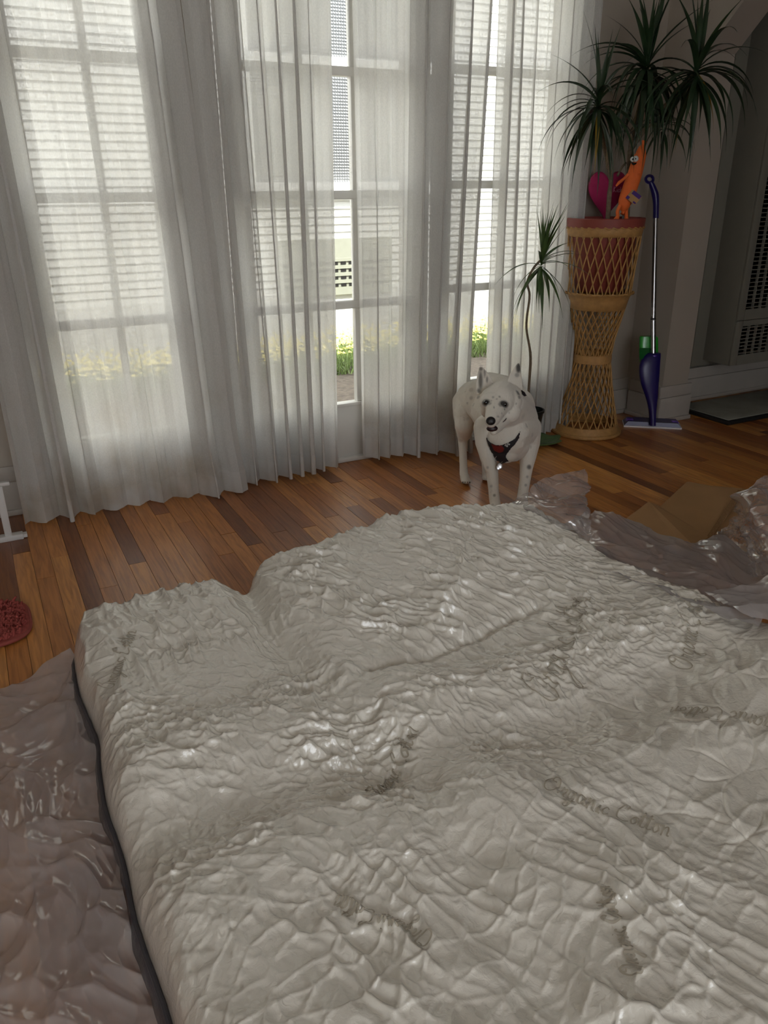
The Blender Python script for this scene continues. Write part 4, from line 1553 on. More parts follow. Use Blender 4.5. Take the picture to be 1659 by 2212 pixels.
build("cane", MB().tube(cane, [0.0062] * 14 + [0.0052] * 30, 8), M['bark'], splant)
head(splant, SH, 40, LEAFL, 4, 1.25, [4, 4, 3, 3, 4, 4, 4, 5, 4])

# ------------------------------------------------------------------ PINK HEART PLUSH
HC = py(1311, 416, -0.065)
kh = depth(HC) / FPX
heart = empty("heart_plush", (HC[0], HC[1], HC[2] - 58 * kh), "pink heart shaped plush tucked behind the dracaena stems", "plush toy")
hm = MB()
nu_, nv_ = 64, 18
hp = []
for i in range(nu_ + 1):
    a = 2 * math.pi * i / nu_
    hx = 16 * math.sin(a) ** 3
    hy = 13 * math.cos(a) - 5 * math.cos(2 * a) - 2 * math.cos(3 * a) - math.cos(4 * a)
    row = []
    for j in range(nv_ + 1):
        th = math.pi * j / nv_
        row.append((hx / 16 * 41 * kh, hy / 15 * 52 * kh, th))
    hp.append(row)
HR = np.array([math.cos(YAW), -math.sin(YAW), 0])
HN = np.array([-math.sin(YAW), -math.cos(YAW), 0.15])
HN /= np.linalg.norm(HN)
vs_ = []
for i in range(nu_ + 1):
    row = []
    for j in range(nv_ + 1):
        X_, Z_, th = hp[i][j]
        s_ = math.sin(th) ** 0.75
        puck = 0.0015 * math.sin(i * 2.1) * math.sin(th)
        row.append(HC + HR * X_ * s_ + np.array([0, 0, 1]) * (Z_ * s_ + 0.02 * (1 - s_)) + HN * ((0.038 + puck) * math.cos(th)))
    vs_.append(row)
hm.grid(np.array(vs_))
hb_ = build("body", hm, M['pink'], heart)
seam = [HC + HR * hp[i][0][0] * 1.002 + np.array([0, 0, 1]) * hp[i][0][1] * 1.002 for i in range(nu_ + 1)]
build("seam", MB().tube(seam, 0.0016, 6, False), M['pink_seam'], heart)
st, W = strokes("Kick")
tm = MB()


def h_surf(xy):
    out_ = []
    for a, b_ in xy:
        X_, Z_ = a, b_
        q = min(1.0, math.hypot(X_ / (41 * kh), Z_ / (52 * kh)))
        out_.append(HC + HR * X_ + np.array([0, 0, 1]) * Z_ + HN * (0.039 * math.sqrt(max(0.05, 1 - q ** 2.6)) + 0.004))
    return out_


for s_ in st:
    d_ = catmull(s_, len(s_) * 3)
    ribbon(tm, np.stack([(8 + d_[:, 0] * 6.5) * kh, (-2 + d_[:, 1] * 6.0) * kh], 1), 1.3 * kh, h_surf)
build("lettering", tm, M['pink_print'], heart, False)

# ------------------------------------------------------------------ ORANGE PLUSH
TY = -0.285
toy = empty("sausage_toy", py(1350, 478, TY), "orange sausage shaped plush dog toy with googly eyes standing in the pot", "dog toy")
kt = depth(py(1365, 400, TY)) / FPX
body = [(1388, 314), (1386, 322), (1383, 336), (1377, 356), (1370, 380), (1363, 400), (1356, 420), (1350, 437), (1348, 448), (1347, 456)]
rad_t = [4, 8, 12.5, 14.5, 15.5, 16, 16, 14.5, 11, 5]
build("body", MB().tube(catmull([py(a, b_, TY) for a, b_ in body], 40), np.interp(np.linspace(0, 9, 40), range(10), rad_t) * kt, 20), M['orange'], toy)
build("knot", MB().tube([py(1389, 316, TY), py(1390, 311, TY), py(1392, 305, TY)], [3 * kt, 3.5 * kt, 5.5 * kt], 10), M['orange'], toy)
build("knot", MB().tube([py(1347, 452, TY), py(1346, 459, TY), py(1344, 463, TY)], [6 * kt, 3.5 * kt, 4.5 * kt], 10), M['orange'], toy)
for pts_, rr_ in (([(1357, 377), (1348, 386), (1338, 394), (1331, 402)], [3.6, 3.2, 3.4, 1.8]),
                  ([(1380, 375), (1378, 388), (1372, 395), (1363, 398), (1362, 410)], [3.2, 3, 3, 3, 1.8]),
                  ):
    build("arm", MB().tube(catmull([py(a, b_, TY - 0.03 + 0.006 * i) for i, (a, b_) in enumerate(pts_)], 16), np.interp(np.linspace(0, len(rr_) - 1, 16), range(len(rr_)), rr_) * kt, 10), M['orange'], toy)
for pts_ in ([(1340, 444), (1334, 456), (1334, 468), (1328, 479)], [(1354, 446), (1353, 458), (1353, 468), (1353, 480)]):
    build("leg", MB().tube(catmull([py(a, b_, TY - .005) for a, b_ in pts_], 16), np.interp(np.linspace(0, 3, 16), range(4), [4.2, 3.6, 4.0, 6.5]) * kt, 10), M['orange'], toy)
for (ex_, ey_, er) in ((1367, 344, 5.2), (1373, 343, 6.2)):
    cE = py(ex_, ey_, TY - .026)
    eye = build("eye", MB().ellipsoid(cE, (er * kt,) * 3, 16, 10), M['white_plastic'], toy)
    tv = CAM - cE
    tv /= np.linalg.norm(tv)
    build("pupil", MB().ellipsoid(cE + tv * er * kt * 0.72, (2.2 * kt,) * 3, 10, 8), M['black'], eye)
mp = [py(a, b_, TY - .0285) for a, b_ in ((1364, 350), (1367, 353.5), (1371, 354), (1375, 351.5))]
build("mouth", MB().tube(catmull(mp, 12), np.array([0.6, 1.2, 1.7, 2.0, 2.2, 2.3, 2.3, 2.2, 2.0, 1.7, 1.2, .6]) * kt, 8), M['black'], toy)
tg = []
TC = py(1369, 426, TY - .045)
ua = RT * 0.78 + UP * -0.6
ub = RT * 0.62 + UP * 0.75
tagp = build("hang_tag", MB().add([TC + ua * a * kt + ub * b_ * kt + FWD * c for c in (0, .002) for a, b_ in ((-13, -12), (13, -12), (13, 12), (-13, 12))],
             [(0, 1, 2, 3), (4, 5, 6, 7), (0, 1, 5, 4), (1, 2, 6, 5), (2, 3, 7, 6), (3, 0, 4, 7)]), M['tag_tan'], toy, False)
for (a0, a1, b0, b1, mt) in ((-9, 12, 3, 12, 'tag_purple'), (-13, -6, -12, -5, 'tag_purple'), (5, 12, -11, -7, 'tag_purple')):
    build("print_block", MB().add([TC + ua * a * kt + ub * b_ * kt - FWD * .0012 for a, b_ in ((a0, b0), (a1, b0), (a1, b1), (a0, b1))], [(0, 1, 2, 3)]), M[mt], tagp, False)
dp = py(1345, 478, TY + .01)
o = build("plant_label", MB().tube([py(1345, 484, TY + .01), py(1349, 462, TY + .01)], [5 * kt, 5 * kt], 4), M['black'], None, False, dp)
tag(o, "small dark plant tag stuck between the orange toy's legs", "plant label")

# ------------------------------------------------------------------ SPRAY MOP
MB0 = fl(1408, 927)


def mpt(x_, y_, dy=0.0):
    f = (925 - y_) / (925 - 380)
    return py(x_, y_, MB0[1] + 0.22 * f + dy)


mop = empty("spray_mop", (MB0[0], MB0[1], 0), "purple spray mop with silver pole leaning against the stub wall", "mop")
km = depth(mpt(1408, 650)) / FPX
ring = []
for i in range(25):
    a = 2 * math.pi * i / 24
    ring.append(mpt(1403 + 8 * math.cos(a), 387 + 7.5 * math.sin(a)))
hd_ = build("handle", MB().tube(catmull([mpt(1405, 393), mpt(1409, 402), mpt(1415, 420), mpt(1417, 440), mpt(1416.5, 472)], 24), np.interp(np.linspace(0, 4, 24), range(5), [4, 6, 7.5, 6.5, 6]) * km, 12), M['mop_purple'], mop)
build("hanging_loop", MB().tube(ring, 3 * km, 8, False), M['mop_purple'], hd_)
build("pole", MB().tube([mpt(1416, 470), mpt(1411, 690)], 5.2 * km, 14), M['chrome'], mop)
build("pole", MB().tube([mpt(1411, 692), mpt(1411, 765)], 5.8 * km, 14), M['chrome'], mop)
build("joint_ring", MB().tube([mpt(1411, 687), mpt(1411, 691)], 6.0 * km, 14), M['black'], mop)
# blade shaped body: outline in image rows, with real depth
lft = [(762, 1399), (770, 1389), (785, 1382), (805, 1380), (830, 1384), (855, 1393), (880, 1400), (905, 1403), (918, 1403)]
rgt = [(762, 1427), (770, 1427), (785, 1426), (805, 1425), (830, 1423), (855, 1421), (880, 1418), (905, 1416), (918, 1416)]
bpts = []
for (yy, xl_), (_, xr_) in zip(lft, rgt):
    c_ = mpt((xl_ + xr_) / 2, yy)
    hw2 = (xr_ - xl_) / 2 * km
    row = []
    for k in range(17):
        a = 2 * math.pi * k / 16
        ca, sa = math.cos(a), math.sin(a)
        row.append(c_ + RT * hw2 * math.copysign(abs(ca) ** 0.7, ca) + (_hd) * 0.02 * math.copysign(abs(sa) ** 0.7, sa))
    bpts.append(row)
bmop = MB().grid(catmull(np.array(bpts), 40))
bmop.add(catmull(np.array(bpts), 40)[0], [tuple(range(17))])
bd = build("body", bmop, M['mop_purple'], mop)
bt = []
for yy, hw2 in ((766, 4.5), (790, 5), (796, 4.5), (800, 2)):
    bt.append(mpt(1411, yy) - _hd * 0.0195)
build("spray_button", MB().tube(bt, np.array([5, 6.2, 5.5, 2]) * km, 12, flat=0.35, ref=_hd), M['mop_button'], bd)
bo = MB()
sect = []
for yy, w_ in ((726, 17), (729, 20), (745, 20.5), (770, 20.5), (800, 17), (802, 3)):
    c_ = mpt(1401, yy, 0.035)
    sect.append([c_ + RT * w_ * km * math.copysign(abs(math.cos(2 * math.pi * k / 20)) ** .5, math.cos(2 * math.pi * k / 20)) + _hd * .018 * math.copysign(abs(math.sin(2 * math.pi * k / 20)) ** .6, math.sin(2 * math.pi * k / 20)) for k in range(21)])
bo.grid(np.array(sect))
bo.add(sect[0], [tuple(range(21))])
bb_ = build("bottle", bo, M['green_bottle'], mop)
build("bottle_label", MB().add([mpt(1381.5, 752, .012), mpt(1420, 752, .012), mpt(1420, 775, .012), mpt(1381.5, 775, .012)], [(0, 1, 2, 3)]), M['bottle_label'], bb_, False)
hl = fl(1347, 921)
hr = fl(1472, 927)
ax_ = (hr - hl) / np.linalg.norm(hr - hl)
ay_ = np.array([-ax_[1], ax_[0], 0])
hc = (hl + hr) / 2 + ay_ * 0.045
hwid = np.linalg.norm(hr - hl) / 2


def obox(c, a, b_, ha, hb2, z0, z1, inset=0.0):
    vs__ = []
    for z, s_ in ((z0, 1.0), (z1, 1.0 - inset)):
        for (i, j) in ((-1, -1), (1, -1), (1, 1), (-1, 1)):
            p = c + a * i * ha * s_ + b_ * j * hb2 * s_
            vs__.append((p[0], p[1], z))
    return MB().add(vs__, [(3, 2, 1, 0), (4, 5, 6, 7), (0, 1, 5, 4), (1, 2, 6, 5), (2, 3, 7, 6), (3, 0, 4, 7)])


build("cleaning_pad", obox(hc, ax_, ay_, hwid, 0.055, 0.0, 0.008), M['pad'], mop, False)
mh = build("mop_head", obox(hc, ax_, ay_, hwid * .98, 0.05, 0.008, 0.028, 0.12), M['mop_purple'], mop, False)
for sgn in (-1, 1):
    build("corner_grip", obox(hc + ax_ * sgn * hwid * .78, ax_, ay_, 0.02, 0.02, 0.0235, 0.031, .3), M['mop_button'], mh, False)
build("swivel", MB().tube([np.array((hc[0], hc[1], .025)), mpt(1409, 912)], [.022, .012], 12), M['mop_purple'], mop)

# ------------------------------------------------------------------ WALL HEATER, FLOOR MAT
HX0, HX1, HYF, HZ0, HZ1 = 3.615, 4.06, -0.20, 0.238, 1.95
heater = empty("wall_heater", ((HX0 + HX1) / 2, YW - 0.05, HZ0), "tall louvred wall heater in the dim alcove through the arch", "heater")
build("cabinet", MB().box((HX0, HYF + .012, HZ0), (HX1, YW - 0.04, HZ1), 0.006), M['heater'], heater, True, angle=30)
build("back_panel", MB().box((HX0 - 0.085, YW - 0.042, HZ0 - .03), (HX1 + .08, YW - 0.012, HZ1 + .03), 0.004), M['heater'], heater, True, angle=30)


def grille(name, z0, z1, pitch):
    fr = MB()
    x0, x1 = HX0 + 0.0, HX1
    fx = 0.05
    y0, y1 = HYF - .002, HYF + .014
    fr.box((x0, y0, z0), (x0 + fx, y1, z1), .004).box((x1 - fx, y0, z0), (x1, y1, z1), .004)
    fr.box((x0 + fx, y0, z0), (x1 - fx, y1, z0 + .055)).box((x0 + fx, y0, z1 - .03), (x1 - fx, y1, z1))
    g_ = build(name, fr, M['heater'], heater, True, angle=30)
    build("grille_shade_sheet", MB().box((x0 + fx, y1 - .002, z0 + .05), (x1 - fx, y1 + .001, z1 - .028)), M['dark'], g_, False)  # black sheet on the solid cabinet paints the shade between the louvers
    z = z0 + .055 + pitch / 2
    me = None
    while z < z1 - .03:
        if me is None:
            lb = build("louver", MB().box((x0 + fx, y0 - .002, z - .0022), (x1 - fx, y1 - .006, z + .0022)), M['heater'], g_, False)
            me, zf = lb.data, z
        else:
            lb = bpy.data.objects.new("louver", me)
            col.objects.link(lb)
            lb.parent = g_
            lb.location = (0, 0, z - zf)
        z += pitch
    for k in range(1, 6):
        xx = x0 + fx + (x1 - x0 - 2 * fx) * k / 6
        build("divider", MB().box((xx - .003, y0 + .0, z0 + .055), (xx + .003, y1, z1 - .03)), M['heater'], g_, False)


grille("lower_grille", HZ0, 0.478, 0.0195)
grille("upper_grille", 0.482, HZ1 - .02, 0.0215)

mt_ = [fl(1452, 874), fl(1592, 914), fl(1800, 885), fl(1640, 850)]
fm = empty("floor_mat", mt_[1], "grey topped black edged mat on the floor below the heater", "mat")
fmx0, fmx1, fmy0, fmy1 = 3.36, 4.25, -0.455, -0.075
build("base", MB().box((fmx0, fmy0, 0.001), (fmx1, fmy1, 0.022), 0.006), M['mat_edge'], fm, True, angle=30)
build("top", MB().box((fmx0 + .02, fmy0 + .02, 0.020), (fmx1 - .02, fmy1 - .02, 0.027), 0.002), M['rubber_mat'], fm, True, angle=30)

# ------------------------------------------------------------------ LEFT EDGE: RACK FOOT, RED MAT
RF = fl(22, 1166)
rack = empty("metal_rack", (RF[0], RF[1], 0), "white metal rack with a flat T-shaped foot at the left edge", "rack")
build("foot", MB().box((RF[0] - 0.32, RF[1] - .018, 0.0), (RF[0] + 0.045, RF[1] + .018, 0.020), .003).box((RF[0] + .045, RF[1] - .012, 0.004), (RF[0] + .058, RF[1] + .012, 0.016)), M['rack'], rack, True, angle=30)
build("upright", MB().box((RF[0] - .014, RF[1] - .010, 0.018), (RF[0] + .010, RF[1] + .010, 0.205), .002), M['rack'], rack, True, angle=30)
build("shelf_bar", MB().box((RF[0] - 0.32, RF[1] - .012, 0.205), (RF[0] + 0.035, RF[1] + .012, 0.218), .003), M['rack'], rack, True, angle=30)

RC = fl(-42, 1362)
rm = empty("shaggy_mat", (RC[0], RC[1], 0), "red shaggy chenille mat at the left edge", "mat")
na = 64
rim_ = []
for i in range(na):
    a = 2 * math.pi * i / na
    rim_.append((RC[0] + 0.17 * math.copysign(abs(math.cos(a)) ** .55, math.cos(a)) - 0.04, RC[1] + 0.13 * math.copysign(abs(math.sin(a)) ** .55, math.sin(a))))
bm_ = MB()
bm_.add([(a, b_, .003) for a, b_ in rim_] + [(a, b_, .014) for a, b_ in rim_], [tuple(range(na, 2 * na))] + [(i, (i + 1) % na, na + (i + 1) % na, na + i) for i in range(na)])
build("backing", bm_, M['red'], rm, False)
build("binding", MB().tube([np.array((a, b_, .009)) for a, b_ in rim_ + rim_[:1]], .006, 8, False), M['red_hem'], rm)
pile = MB()
rg = random.Random(9)
for k in range(1500):
    a, b_ = rg.uniform(-.2, .17), rg.uniform(-.125, .125)
    if (abs((a + .04 - 0) / .165)) ** 3.6 + (abs(b_ / .125)) ** 3.6 > 0.93:
        continue
    p = np.array((RC[0] + a, RC[1] + b_, .012))
    d_ = np.array((rg.uniform(-.012, .012), rg.uniform(-.012, .012), rg.uniform(.010, .02)))
    pile.tube([p, p + d_ * .6, p + d_ + (rg.uniform(-.004, .004), rg.uniform(-.004, .004), 0)], [.0035, .0042, .0028], 5)
tag(build("pile", pile, M['red'], rm, True), kind="stuff")

# ------------------------------------------------------------------ DOG
dF = depth(fl(1071, 1108))
dFL = depth(fl(1127, 1090))
dR = depth(fl(1004, 1042))
dRR = depth(fl(1050, 1033))
HDEP = dF - 0.17      # head, a little nearer than the front paws


def dp_(x_, y_, t):
    return at(x_, y_, t)


balls = []   # (p, radii(3) or r, rot)
segs = []    # chains of (p, r)


def chain(pts):
    segs.append([(at(x_, y_, t), r * t / FPX) for x_, y_, t, r in pts])


tC = dF + 0.10        # chest
# trunk: rump -> loin -> ribcage -> chest front
chain([(1024, 862, dR + .03, 40), (1040, 862, dR - .06, 44), (1062, 880, dF + .22, 50), (1088, 905, tC + .02, 57), (1098, 930, tC - .05, 56), (1096, 945, tC - .10, 44)])
chain([(1060, 838, dR - .02, 34), (1085, 850, dF + .20, 40), (1110, 880, tC + .02, 46)])      # back line
chain([(1098, 960, tC - .06, 46), (1094, 975, tC - .10, 26)])
# neck and ruff
chain([(1110, 905, tC - .02, 52), (1104, 890, tC - .08, 50), (1090, 872, HDEP + .06, 46)])
chain([(1120, 925, tC - .03, 44), (1108, 930, tC - .12, 38), (1092, 935, tC - .13, 28)])
# near hind leg (image left)
chain([(1012, 872, dR + .02, 36), (1008, 895, dR - .01, 30), (1004, 920, dR - .02, 22), (1002, 938, dR + .01, 16), (1000, 948, dR + .035, 11.5), (1000, 975, dR + .03, 8.8), (1001, 1005, dR + .015, 8.6), (1002, 1024, dR + .005, 9.5)])
chain([(1002, 1024, dR + .005, 9), (1005, 1034, dR - .015, 11), (1007, 1038, dR - .035, 8)])
# far hind leg
chain([(1062, 890, dR + .0, 34), (1056, 925, dR - .01, 22), (1050, 945, dR + .03, 13), (1046, 968, dR + .045, 9), (1048, 1000, dRR + .01, 8), (1050, 1020, dRR + .0, 8.6)])
chain([(1050, 1020, dRR, 8.5), (1051, 1028, dRR - .02, 10), (1052, 1031, dRR - .035, 7.5)])
# right fore leg (image left)
chain([(1052, 925, tC - .06, 30), (1050, 955, dF + .04, 24), (1054, 985, dF + .03, 18.5), (1061, 1012, dF + .02, 15), (1064, 1030, dF + .015, 13), (1066, 1058, dF + .01, 11.5), (1068, 1078, dF + .005, 11.8), (1070, 1090, dF, 12)])
chain([(1070, 1090, dF, 11.5), (1071, 1101, dF - .02, 13.5), (1072, 1105, dF - .045, 10)])
# left fore leg
chain([(1140, 925, tC - .01, 30), (1142, 955, dFL + .05, 25), (1140, 985, dFL + .03, 19), (1137, 1010, dFL + .02, 14.5), (1134, 1038, dFL + .01, 12), (1130, 1062, dFL + .005, 11.5), (1128, 1076, dFL, 12)])
chain([(1128, 1076, dFL, 11.5), (1127, 1085, dFL - .02, 13.5), (1126, 1088, dFL - .045, 10)])
# head: skull, cheeks, muzzle, jaw
chain([(1084, 860, HDEP + .04, 38), (1078, 864, HDEP - .005, 36)])
chain([(1062, 862, HDEP + .0, 26), (1100, 866, HDEP + .01, 27)])
chain([(1058, 884, HDEP - .01, 21), (1100, 890, HDEP + .01, 25)])
chain([(1055, 868, HDEP - .028, 20), (1066, 866, HDEP - .04, 20), (1088, 872, HDEP - .03, 20)])
chain([(1074, 878, HDEP - .04, 25), (1069, 892, HDEP - .075, 21), (1064, 904, HDEP - .105, 17.5), (1061, 910, HDEP - .12, 14)])
chain([(1080, 905, HDEP - .0, 22), (1072, 922, HDEP - .045, 14), (1066, 932, HDEP - .08, 8.5)])
# brows
chain([(1048, 861, HDEP - .03, 9), (1057, 857, HDEP - .04, 9)])
chain([(1085, 862, HDEP - .035, 9.5), (1095, 865, HDEP - .026, 9)])
# tail tucked behind
chain([(1020, 838, dR + .10, 12), (1012, 850, dR + .16, 9), (1008, 880, dR + .2, 7)])


def dens_capsule(mb, p0, r0, p1, r1, seg=14, cap=5):
    p0, p1 = np.array(p0), np.array(p1)
    d = p1 - p0
    L = np.linalg.norm(d)
    t = d / (L + 1e-9)
    ref = np.array((0, 0, 1.0)) if abs(t[2]) < .9 else np.array((1.0, 0, 0))
    a = ref - t * (ref @ t)
    a /= np.linalg.norm(a)
    b_ = np.cross(t, a)
    rings = []
    for i in range(cap + 1):
        an = -math.pi / 2 + (math.pi / 2) * i / cap
        rings.append((p0 + t * r0 * math.sin(an), max(r0 * math.cos(an), 1e-4)))
    for i in range(cap + 1):
        an = (math.pi / 2) * i / cap
        rings.append((p1 + t * r1 * math.sin(an), max(r1 * math.cos(an), 1e-4)))
    vs_, fs_ = [], []
    for c, r in rings:
        for k in range(seg):
            an = 2 * math.pi * k / seg
            vs_.append(c + (a * math.cos(an) + b_ * math.sin(an)) * r)
    m_ = len(rings)
    for i in range(m_ - 1):
        for k in range(seg):
            fs_.append((i * seg + k, i * seg + (k + 1) % seg, (i + 1) * seg + (k + 1) % seg, (i + 1) * seg + k))
    fs_.append(tuple(reversed(range(seg))))
    fs_.append(tuple(range((m_ - 1) * seg, m_ * seg)))
    mb.add(vs_, fs_)


db = MB()
for ch in segs:
    for (p0, r0), (p1, r1) in zip(ch[:-1], ch[1:]):
        dens_capsule(db, p0, r0, p1, r1)
# toes
for (fx, fy, ft) in ((1007, 1038, dR - .035), (1052, 1031, dRR - .035), (1072, 1105, dF - .045), (1126, 1088, dFL - .045)):
    for k in (-1.5, -0.5, 0.5, 1.5):
        c = at(fx + k * 4.6, fy + 1 - 0.6 * abs(k), ft - .012 + .006 * abs(k))
        r = 4.6 * ft / FPX
        dens_capsule(db, c, r, c - _hd * .012 + np.array((0, 0, -.002)), r * .85, 10, 4)
# ears: flattened tapered cups
def ear(base_l, base_r, tip, t0, back, thick):
    n_ = 12
    L0, R0, T0 = at(*base_l, t0), at(*base_r, t0), at(*tip, t0 + back)
    mid0 = (L0 + R0) / 2
    nrm = np.cross(R0 - L0, T0 - mid0)
    nrm /= np.linalg.norm(nrm)
    if nrm @ FWD > 0:
        nrm = -nrm       # toward the viewer
    for i in range(n_):
        f0, f1 = i / n_, (i + 1) / n_
        for s0 in np.linspace(-1, 1, 9):
            pts = []
            for f in (f0, f1):
                wv = (1 - f) ** 0.75 * (1 + 0.25 * math.sin(math.pi * f))
                c = mid0 * (1 - f) + T0 * f
                hw = (R0 - L0) / 2 * wv
                cup = -nrm * 0.014 * (1 - s0 * s0) * (1 - f)
                pts.append(c + hw * s0 + cup)
            dens_capsule(db, pts[0], thick, pts[1], thick * .9, 8, 3)


ear((1031, 852), (1064, 832), (1038, 793), HDEP + .03, .01, .0050)
ear((1094, 838), (1124, 856), (1120, 786), HDEP + .05, .01, .0050)

me = bpy.data.meshes.new("dog_raw")
me.from_pydata([tuple(p) for p in db.v], [], db.f)
raw = bpy.data.objects.new("dog_raw", me)
col.objects.link(raw)
md = raw.modifiers.new("r", 'REMESH')
md.mode = 'VOXEL'
md.voxel_size = 0.0036
s1 = raw.modifiers.new("s", 'SMOOTH')
s1.factor = 0.5
s1.iterations = 4
dg = bpy.context.evaluated_depsgraph_get()
dme = bpy.data.meshes.new_from_object(raw.evaluated_get(dg))
bpy.data.objects.remove(raw, do_unlink=True)
DOGB = at(1070, 1060, (dF + dR) / 2)
DOGB[2] = 0.0
nvv = len(dme.vertices)
co = np.empty(nvv * 3, np.float32)
dme.vertices.foreach_get("co", co)
co = co.reshape(-1, 3).astype(float)
zmin = co[:, 2].min()
co[:, 2] = np.maximum(co[:, 2], 0.002)
# markings by 3D distance to spot centres lying on the coat
bvh = BVHTree.FromPolygons([Vector(p) for p in co.tolist()], [p.vertices[:] for p in dme.polygons])


def hit(x_, y_):
    d = ray(x_, y_)
    d /= np.linalg.norm(d)
    h = bvh.ray_cast(Vector(CAM.tolist()), Vector(d.tolist()))
    return None if h[0] is None else (np.array(h[0]), np.array(h[1]))


spot = np.zeros(nvv)


def mark(x_, y_, rpx, val, soft=0.5, sx=1.0, sy=1.0):
    global spot
    h = hit(x_, y_)
    if h is None:
        return
    t_ = depth(h[0])
    v = co - h[0]
    du = v @ RT / sx
    dv_ = v @ UP / sy
    dw = v @ FWD
    r = rpx * t_ / FPX
    d = np.sqrt(du ** 2 + dv_ ** 2 + (dw * .6) ** 2) / r
    spot = np.maximum(spot, val * (1 - sstep(1 - soft, 1 + soft, d)))


mark(1050, 870, 8, 1.0, .4, 1.1, .9)
mark(1090, 873, 11, 1.0, .35, 1.15, .75)
mark(1058, 872, 4, .5); mark(1081, 874, 5, .6)
mark(1067, 880, 2.2, .6, .5, .6, 2.2); mark(1065, 858, 2.5, .45); mark(1079, 857, 2.5, .5); mark(1073, 862, 2, .4); mark(1061, 866, 2, .4)
mark(1090, 884, 2.6, .6); mark(1084, 893, 2, .4); mark(1087, 899, 2.4, .4); mark(1100, 892, 2, .3); mark(1115, 872, 2, .4); mark(1076, 900, 3, .45, .5, 1.5, .8)
mark(1120, 795, 8, .92, .5, .7, 1.4); mark(1117, 810, 5, .5); mark(1119, 848, 6, .75, .5, .8, 1.3); mark(1122, 858, 4, .6)
mark(1039, 797, 4, .7); mark(1038, 822, 8, .75, .6, .6, 2.6); mark(1047, 806, 3, .6, .5, .6, 3.0); mark(1052, 820, 3, .6, .5, .7, 2.2); mark(1035, 844, 5, .6); mark(1033, 858, 4, .45)
mark(1143, 1009, 5, .75); mark(1139, 1030, 3, .4); mark(1136, 1048, 3, .5); mark(1053, 1010, 3, .4); mark(1068, 1070, 3, .6); mark(1064, 1090, 3, .35); mark(1061, 1050, 3, .3)
mark(1018, 842, 5, .25); mark(1040, 806, 9, .22); mark(1075, 806, 12, .22); mark(1150, 940, 5, .2); mark(1130, 900, 6, .15); mark(1010, 905, 4, .2); mark(1018, 860, 4, .25); mark(1145, 965, 4, .25)
dog = empty("dog", tuple(DOGB), "white freckled dog with pricked ears standing and facing the camera", "dog")
dme.vertices.foreach_set("co", (co - DOGB).astype(np.float32).ravel())
dme.update()
at2 = dme.attributes.new("spot", 'FLOAT', 'POINT')
at2.data.foreach_set("value", spot.astype(np.float32))
dme.materials.clear()
dme.materials.append(M['dog'])
dme.shade_smooth()
body_o = link_mesh("body", dme, dog)

# eyes, nose, mouth
for (ex_, ey_, r) in ((1050, 869, 5.2), (1090.5, 873, 5.4)):
    h = hit(ex_, ey_)
    k = r * depth(h[0]) / FPX
    build("eye", MB().ellipsoid(h[0] + FWD * k * .35, (k, k, k), 16, 10), M['eye'], dog)
h = hit(1060.5, 909)
kn_ = depth(h[0]) / FPX
Rm = np.stack([RT, FWD, UP], 1)
build("nose", MB().ellipsoid(h[0] + FWD * .004, (10.5 * kn_, .010, 9.5 * kn_), 20, 14, Rm), M['nose'], dog)
h = hit(1062, 926)
if h is not None:
    mth = build("mouth", MB().ellipsoid(at(1063, 925.5, depth(h[0]) - .005), (12.5 * kn_, .009, 7.2 * kn_), 20, 12, Rm), M['mouth'], dog)
    build("tongue", MB().ellipsoid(at(1061.5, 922.5, depth(h[0]) - .010), (8 * kn_, .005, 2.2 * kn_), 14, 8, Rm), M['tongue'], mth)
lip = []
for q in ((1094, 903), (1091, 907.5), (1086, 912)):
    hh = hit(*q)
    if hh:
        lip.append(hh[0] - FWD * .0005)
if len(lip) > 2:
    build("lip_corner", MB().tube(catmull(lip, 8), [.0008, .0016, .0020, .0022, .0020, .0018, .0014, .0008], 6), M['mouth'], dog)
# claws
for (fx, fy, ft) in ((1007, 1038, dR - .035),):
    for k in (-1.5, -0.5, 0.5, 1.5):
        hh = hit(fx + k * 4.8, fy + 3)
        if hh:
            build("claw", MB().tube([hh[0], hh[0] - _hd * .007 - np.array((0, 0, .003))], [.0022, .0008], 6), M['claw'], dog)


# harness laid over the chest
def drape(name, poly, material, off, parent, step=2.0, thick=0.003):
    poly = np.array(poly, float)
    x0, y0 = poly.min(0)
    x1, y1 = poly.max(0)

    def inside(p):
        c = False
        j = len(poly) - 1
        for i in range(len(poly)):
            if (poly[i][1] > p[1]) != (poly[j][1] > p[1]) and p[0] < (poly[j][0] - poly[i][0]) * (p[1] - poly[i][1]) / (poly[j][1] - poly[i][1]) + poly[i][0]:
                c = not c
            j = i
        return c
    nx_, ny_ = int((x1 - x0) / step) + 1, int((y1 - y0) / step) + 1
    idx, vs__, fs__ = {}, [], []
    for i in range(nx_ + 1):
        for j in range(ny_ + 1):
            p = (x0 + i * step, y0 + j * step)
            hh = hit(*p)
            if hh is None:
                continue
            idx[i, j] = len(vs__)
            vs__.append(hh[0] + hh[1] * off)
    for i in range(nx_):
        for j in range(ny_):
            if not inside((x0 + (i + .5) * step, y0 + (j + .5) * step)):
                continue
            q = [(i, j), (i + 1, j), (i + 1, j + 1), (i, j + 1)]
            if all(k in idx for k in q):
                P_ = [vs__[idx[k]] for k in q]
                if max(np.linalg.norm(P_[a] - P_[a - 1]) for a in range(4)) < .02:
                    fs__.append(tuple(idx[k] for k in q))
    used = sorted({i for f in fs__ for i in f})
    rmp = {o_: n_ for n_, o_ in enumerate(used)}
    o_ = build(name, MB().add([vs__[i] for i in used], [tuple(rmp[i] for i in f) for f in fs__]), material, parent, True)
    so = o_.modifiers.new("th", 'SOLIDIFY')
    so.thickness = thick
    so.offset = 1
    return o_


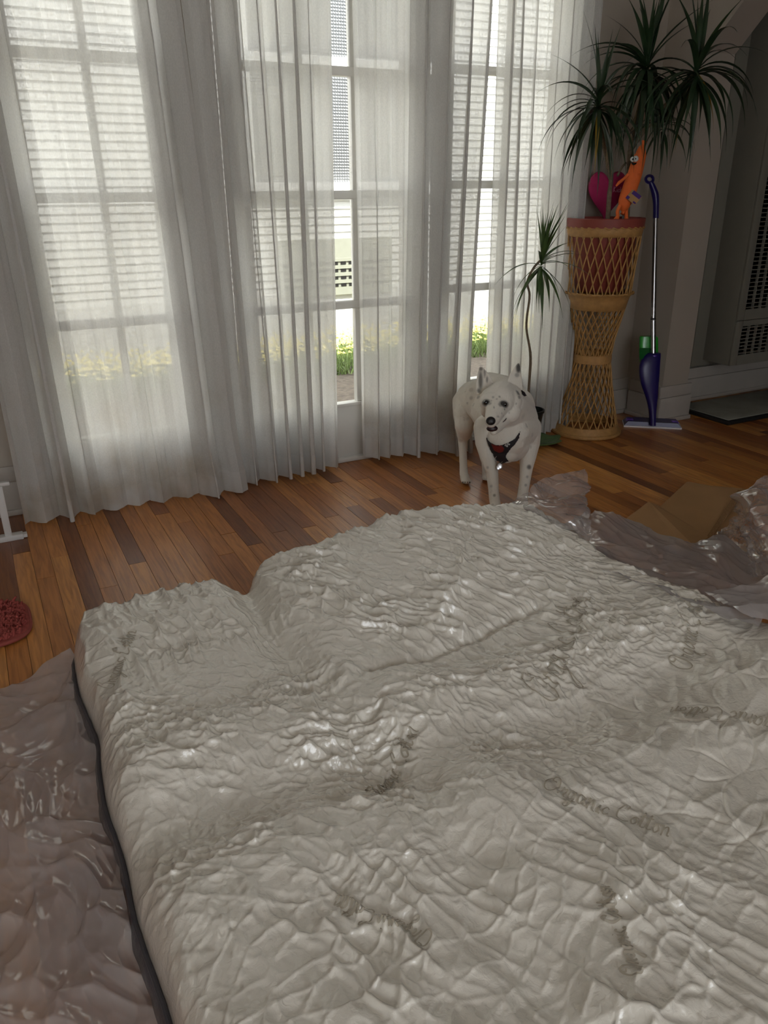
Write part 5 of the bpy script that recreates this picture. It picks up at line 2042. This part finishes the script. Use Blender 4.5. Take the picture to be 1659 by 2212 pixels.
harn = empty("dog_harness", at(1088, 998, tC - .1), "dark red and black harness on the dog's chest", "harness")
drape("chest_panel", [(1051, 945), (1060, 955), (1072, 961), (1083, 962), (1098, 956), (1112, 948), (1119, 938), (1123, 931), (1120, 945), (1112, 958), (1101, 970), (1094, 980), (1093, 988), (1098, 994), (1084, 999), (1072, 996), (1066, 985), (1060, 965)], M['harness'], .003, harn, 1.2)
drape("red_patch", [(1064, 958), (1078, 962), (1084, 960), (1090, 966), (1088, 973), (1080, 976), (1070, 971)], M['harness_red'], .0065, harn, 1.0, .001)
drape("neck_strap", [(1124, 845), (1129, 848), (1134, 856), (1130, 857), (1126, 852)], M['harness'], .004, harn, 1.0)
kk = depth(at(1095, 966, tC - .1)) / FPX
for txt, q0 in (("DEAF", (1094.5, 957.5)), ("DOG", (1090.5, 961))):
    st, W = strokes(txt)
    lm = MB()

    def d_surf(xy):
        out_ = []
        for a, b_ in xy:
            hh = hit(a, b_)
            out_.append(hh[0] + hh[1] * .0075 if hh else at(a, b_, tC - .1))
        return out_
    e1 = np.array((9.5, 5.5)) / 4.0 * .62
    e2 = np.array((1.1, -1.9)) * .95
    try:
        for s_ in st:
            d_ = catmull(s_, len(s_) * 3)
            ribbon(lm, np.array(q0) + d_[:, :1] * e1 + d_[:, 1:] * e2 * .9, 0.55, d_surf)
        build("lettering", lm, M['white_plastic'], harn, False)
    except Exception as ex:
        print("lettering", ex)
hr_ = hit(1078, 990)
rc_ = (hr_[0] if hr_ else at(1078, 990, tC - .1)) - FWD * .006
ringp = [rc_ + RT * 8.5 * kk * math.cos(a) + UP * 8.5 * kk * math.sin(a) - UP * .004 for a in np.linspace(0, 2 * math.pi, 25)]
build("ring", MB().tube(ringp, .0012, 6, False), M['chrome'], harn)
tgc = rc_ - UP * 17 * kk - FWD * .002
build("id_tag", MB().ellipsoid(tgc + RT * .002, (5.5 * kk, .0015, 6.5 * kk), 16, 8, Rm), M['chrome'], harn)
build("id_tag", MB().ellipsoid(tgc - UP * .006 - RT * .004, (4.5 * kk, .0015, 5.5 * kk), 16, 8, Rm), M['chrome'], harn)
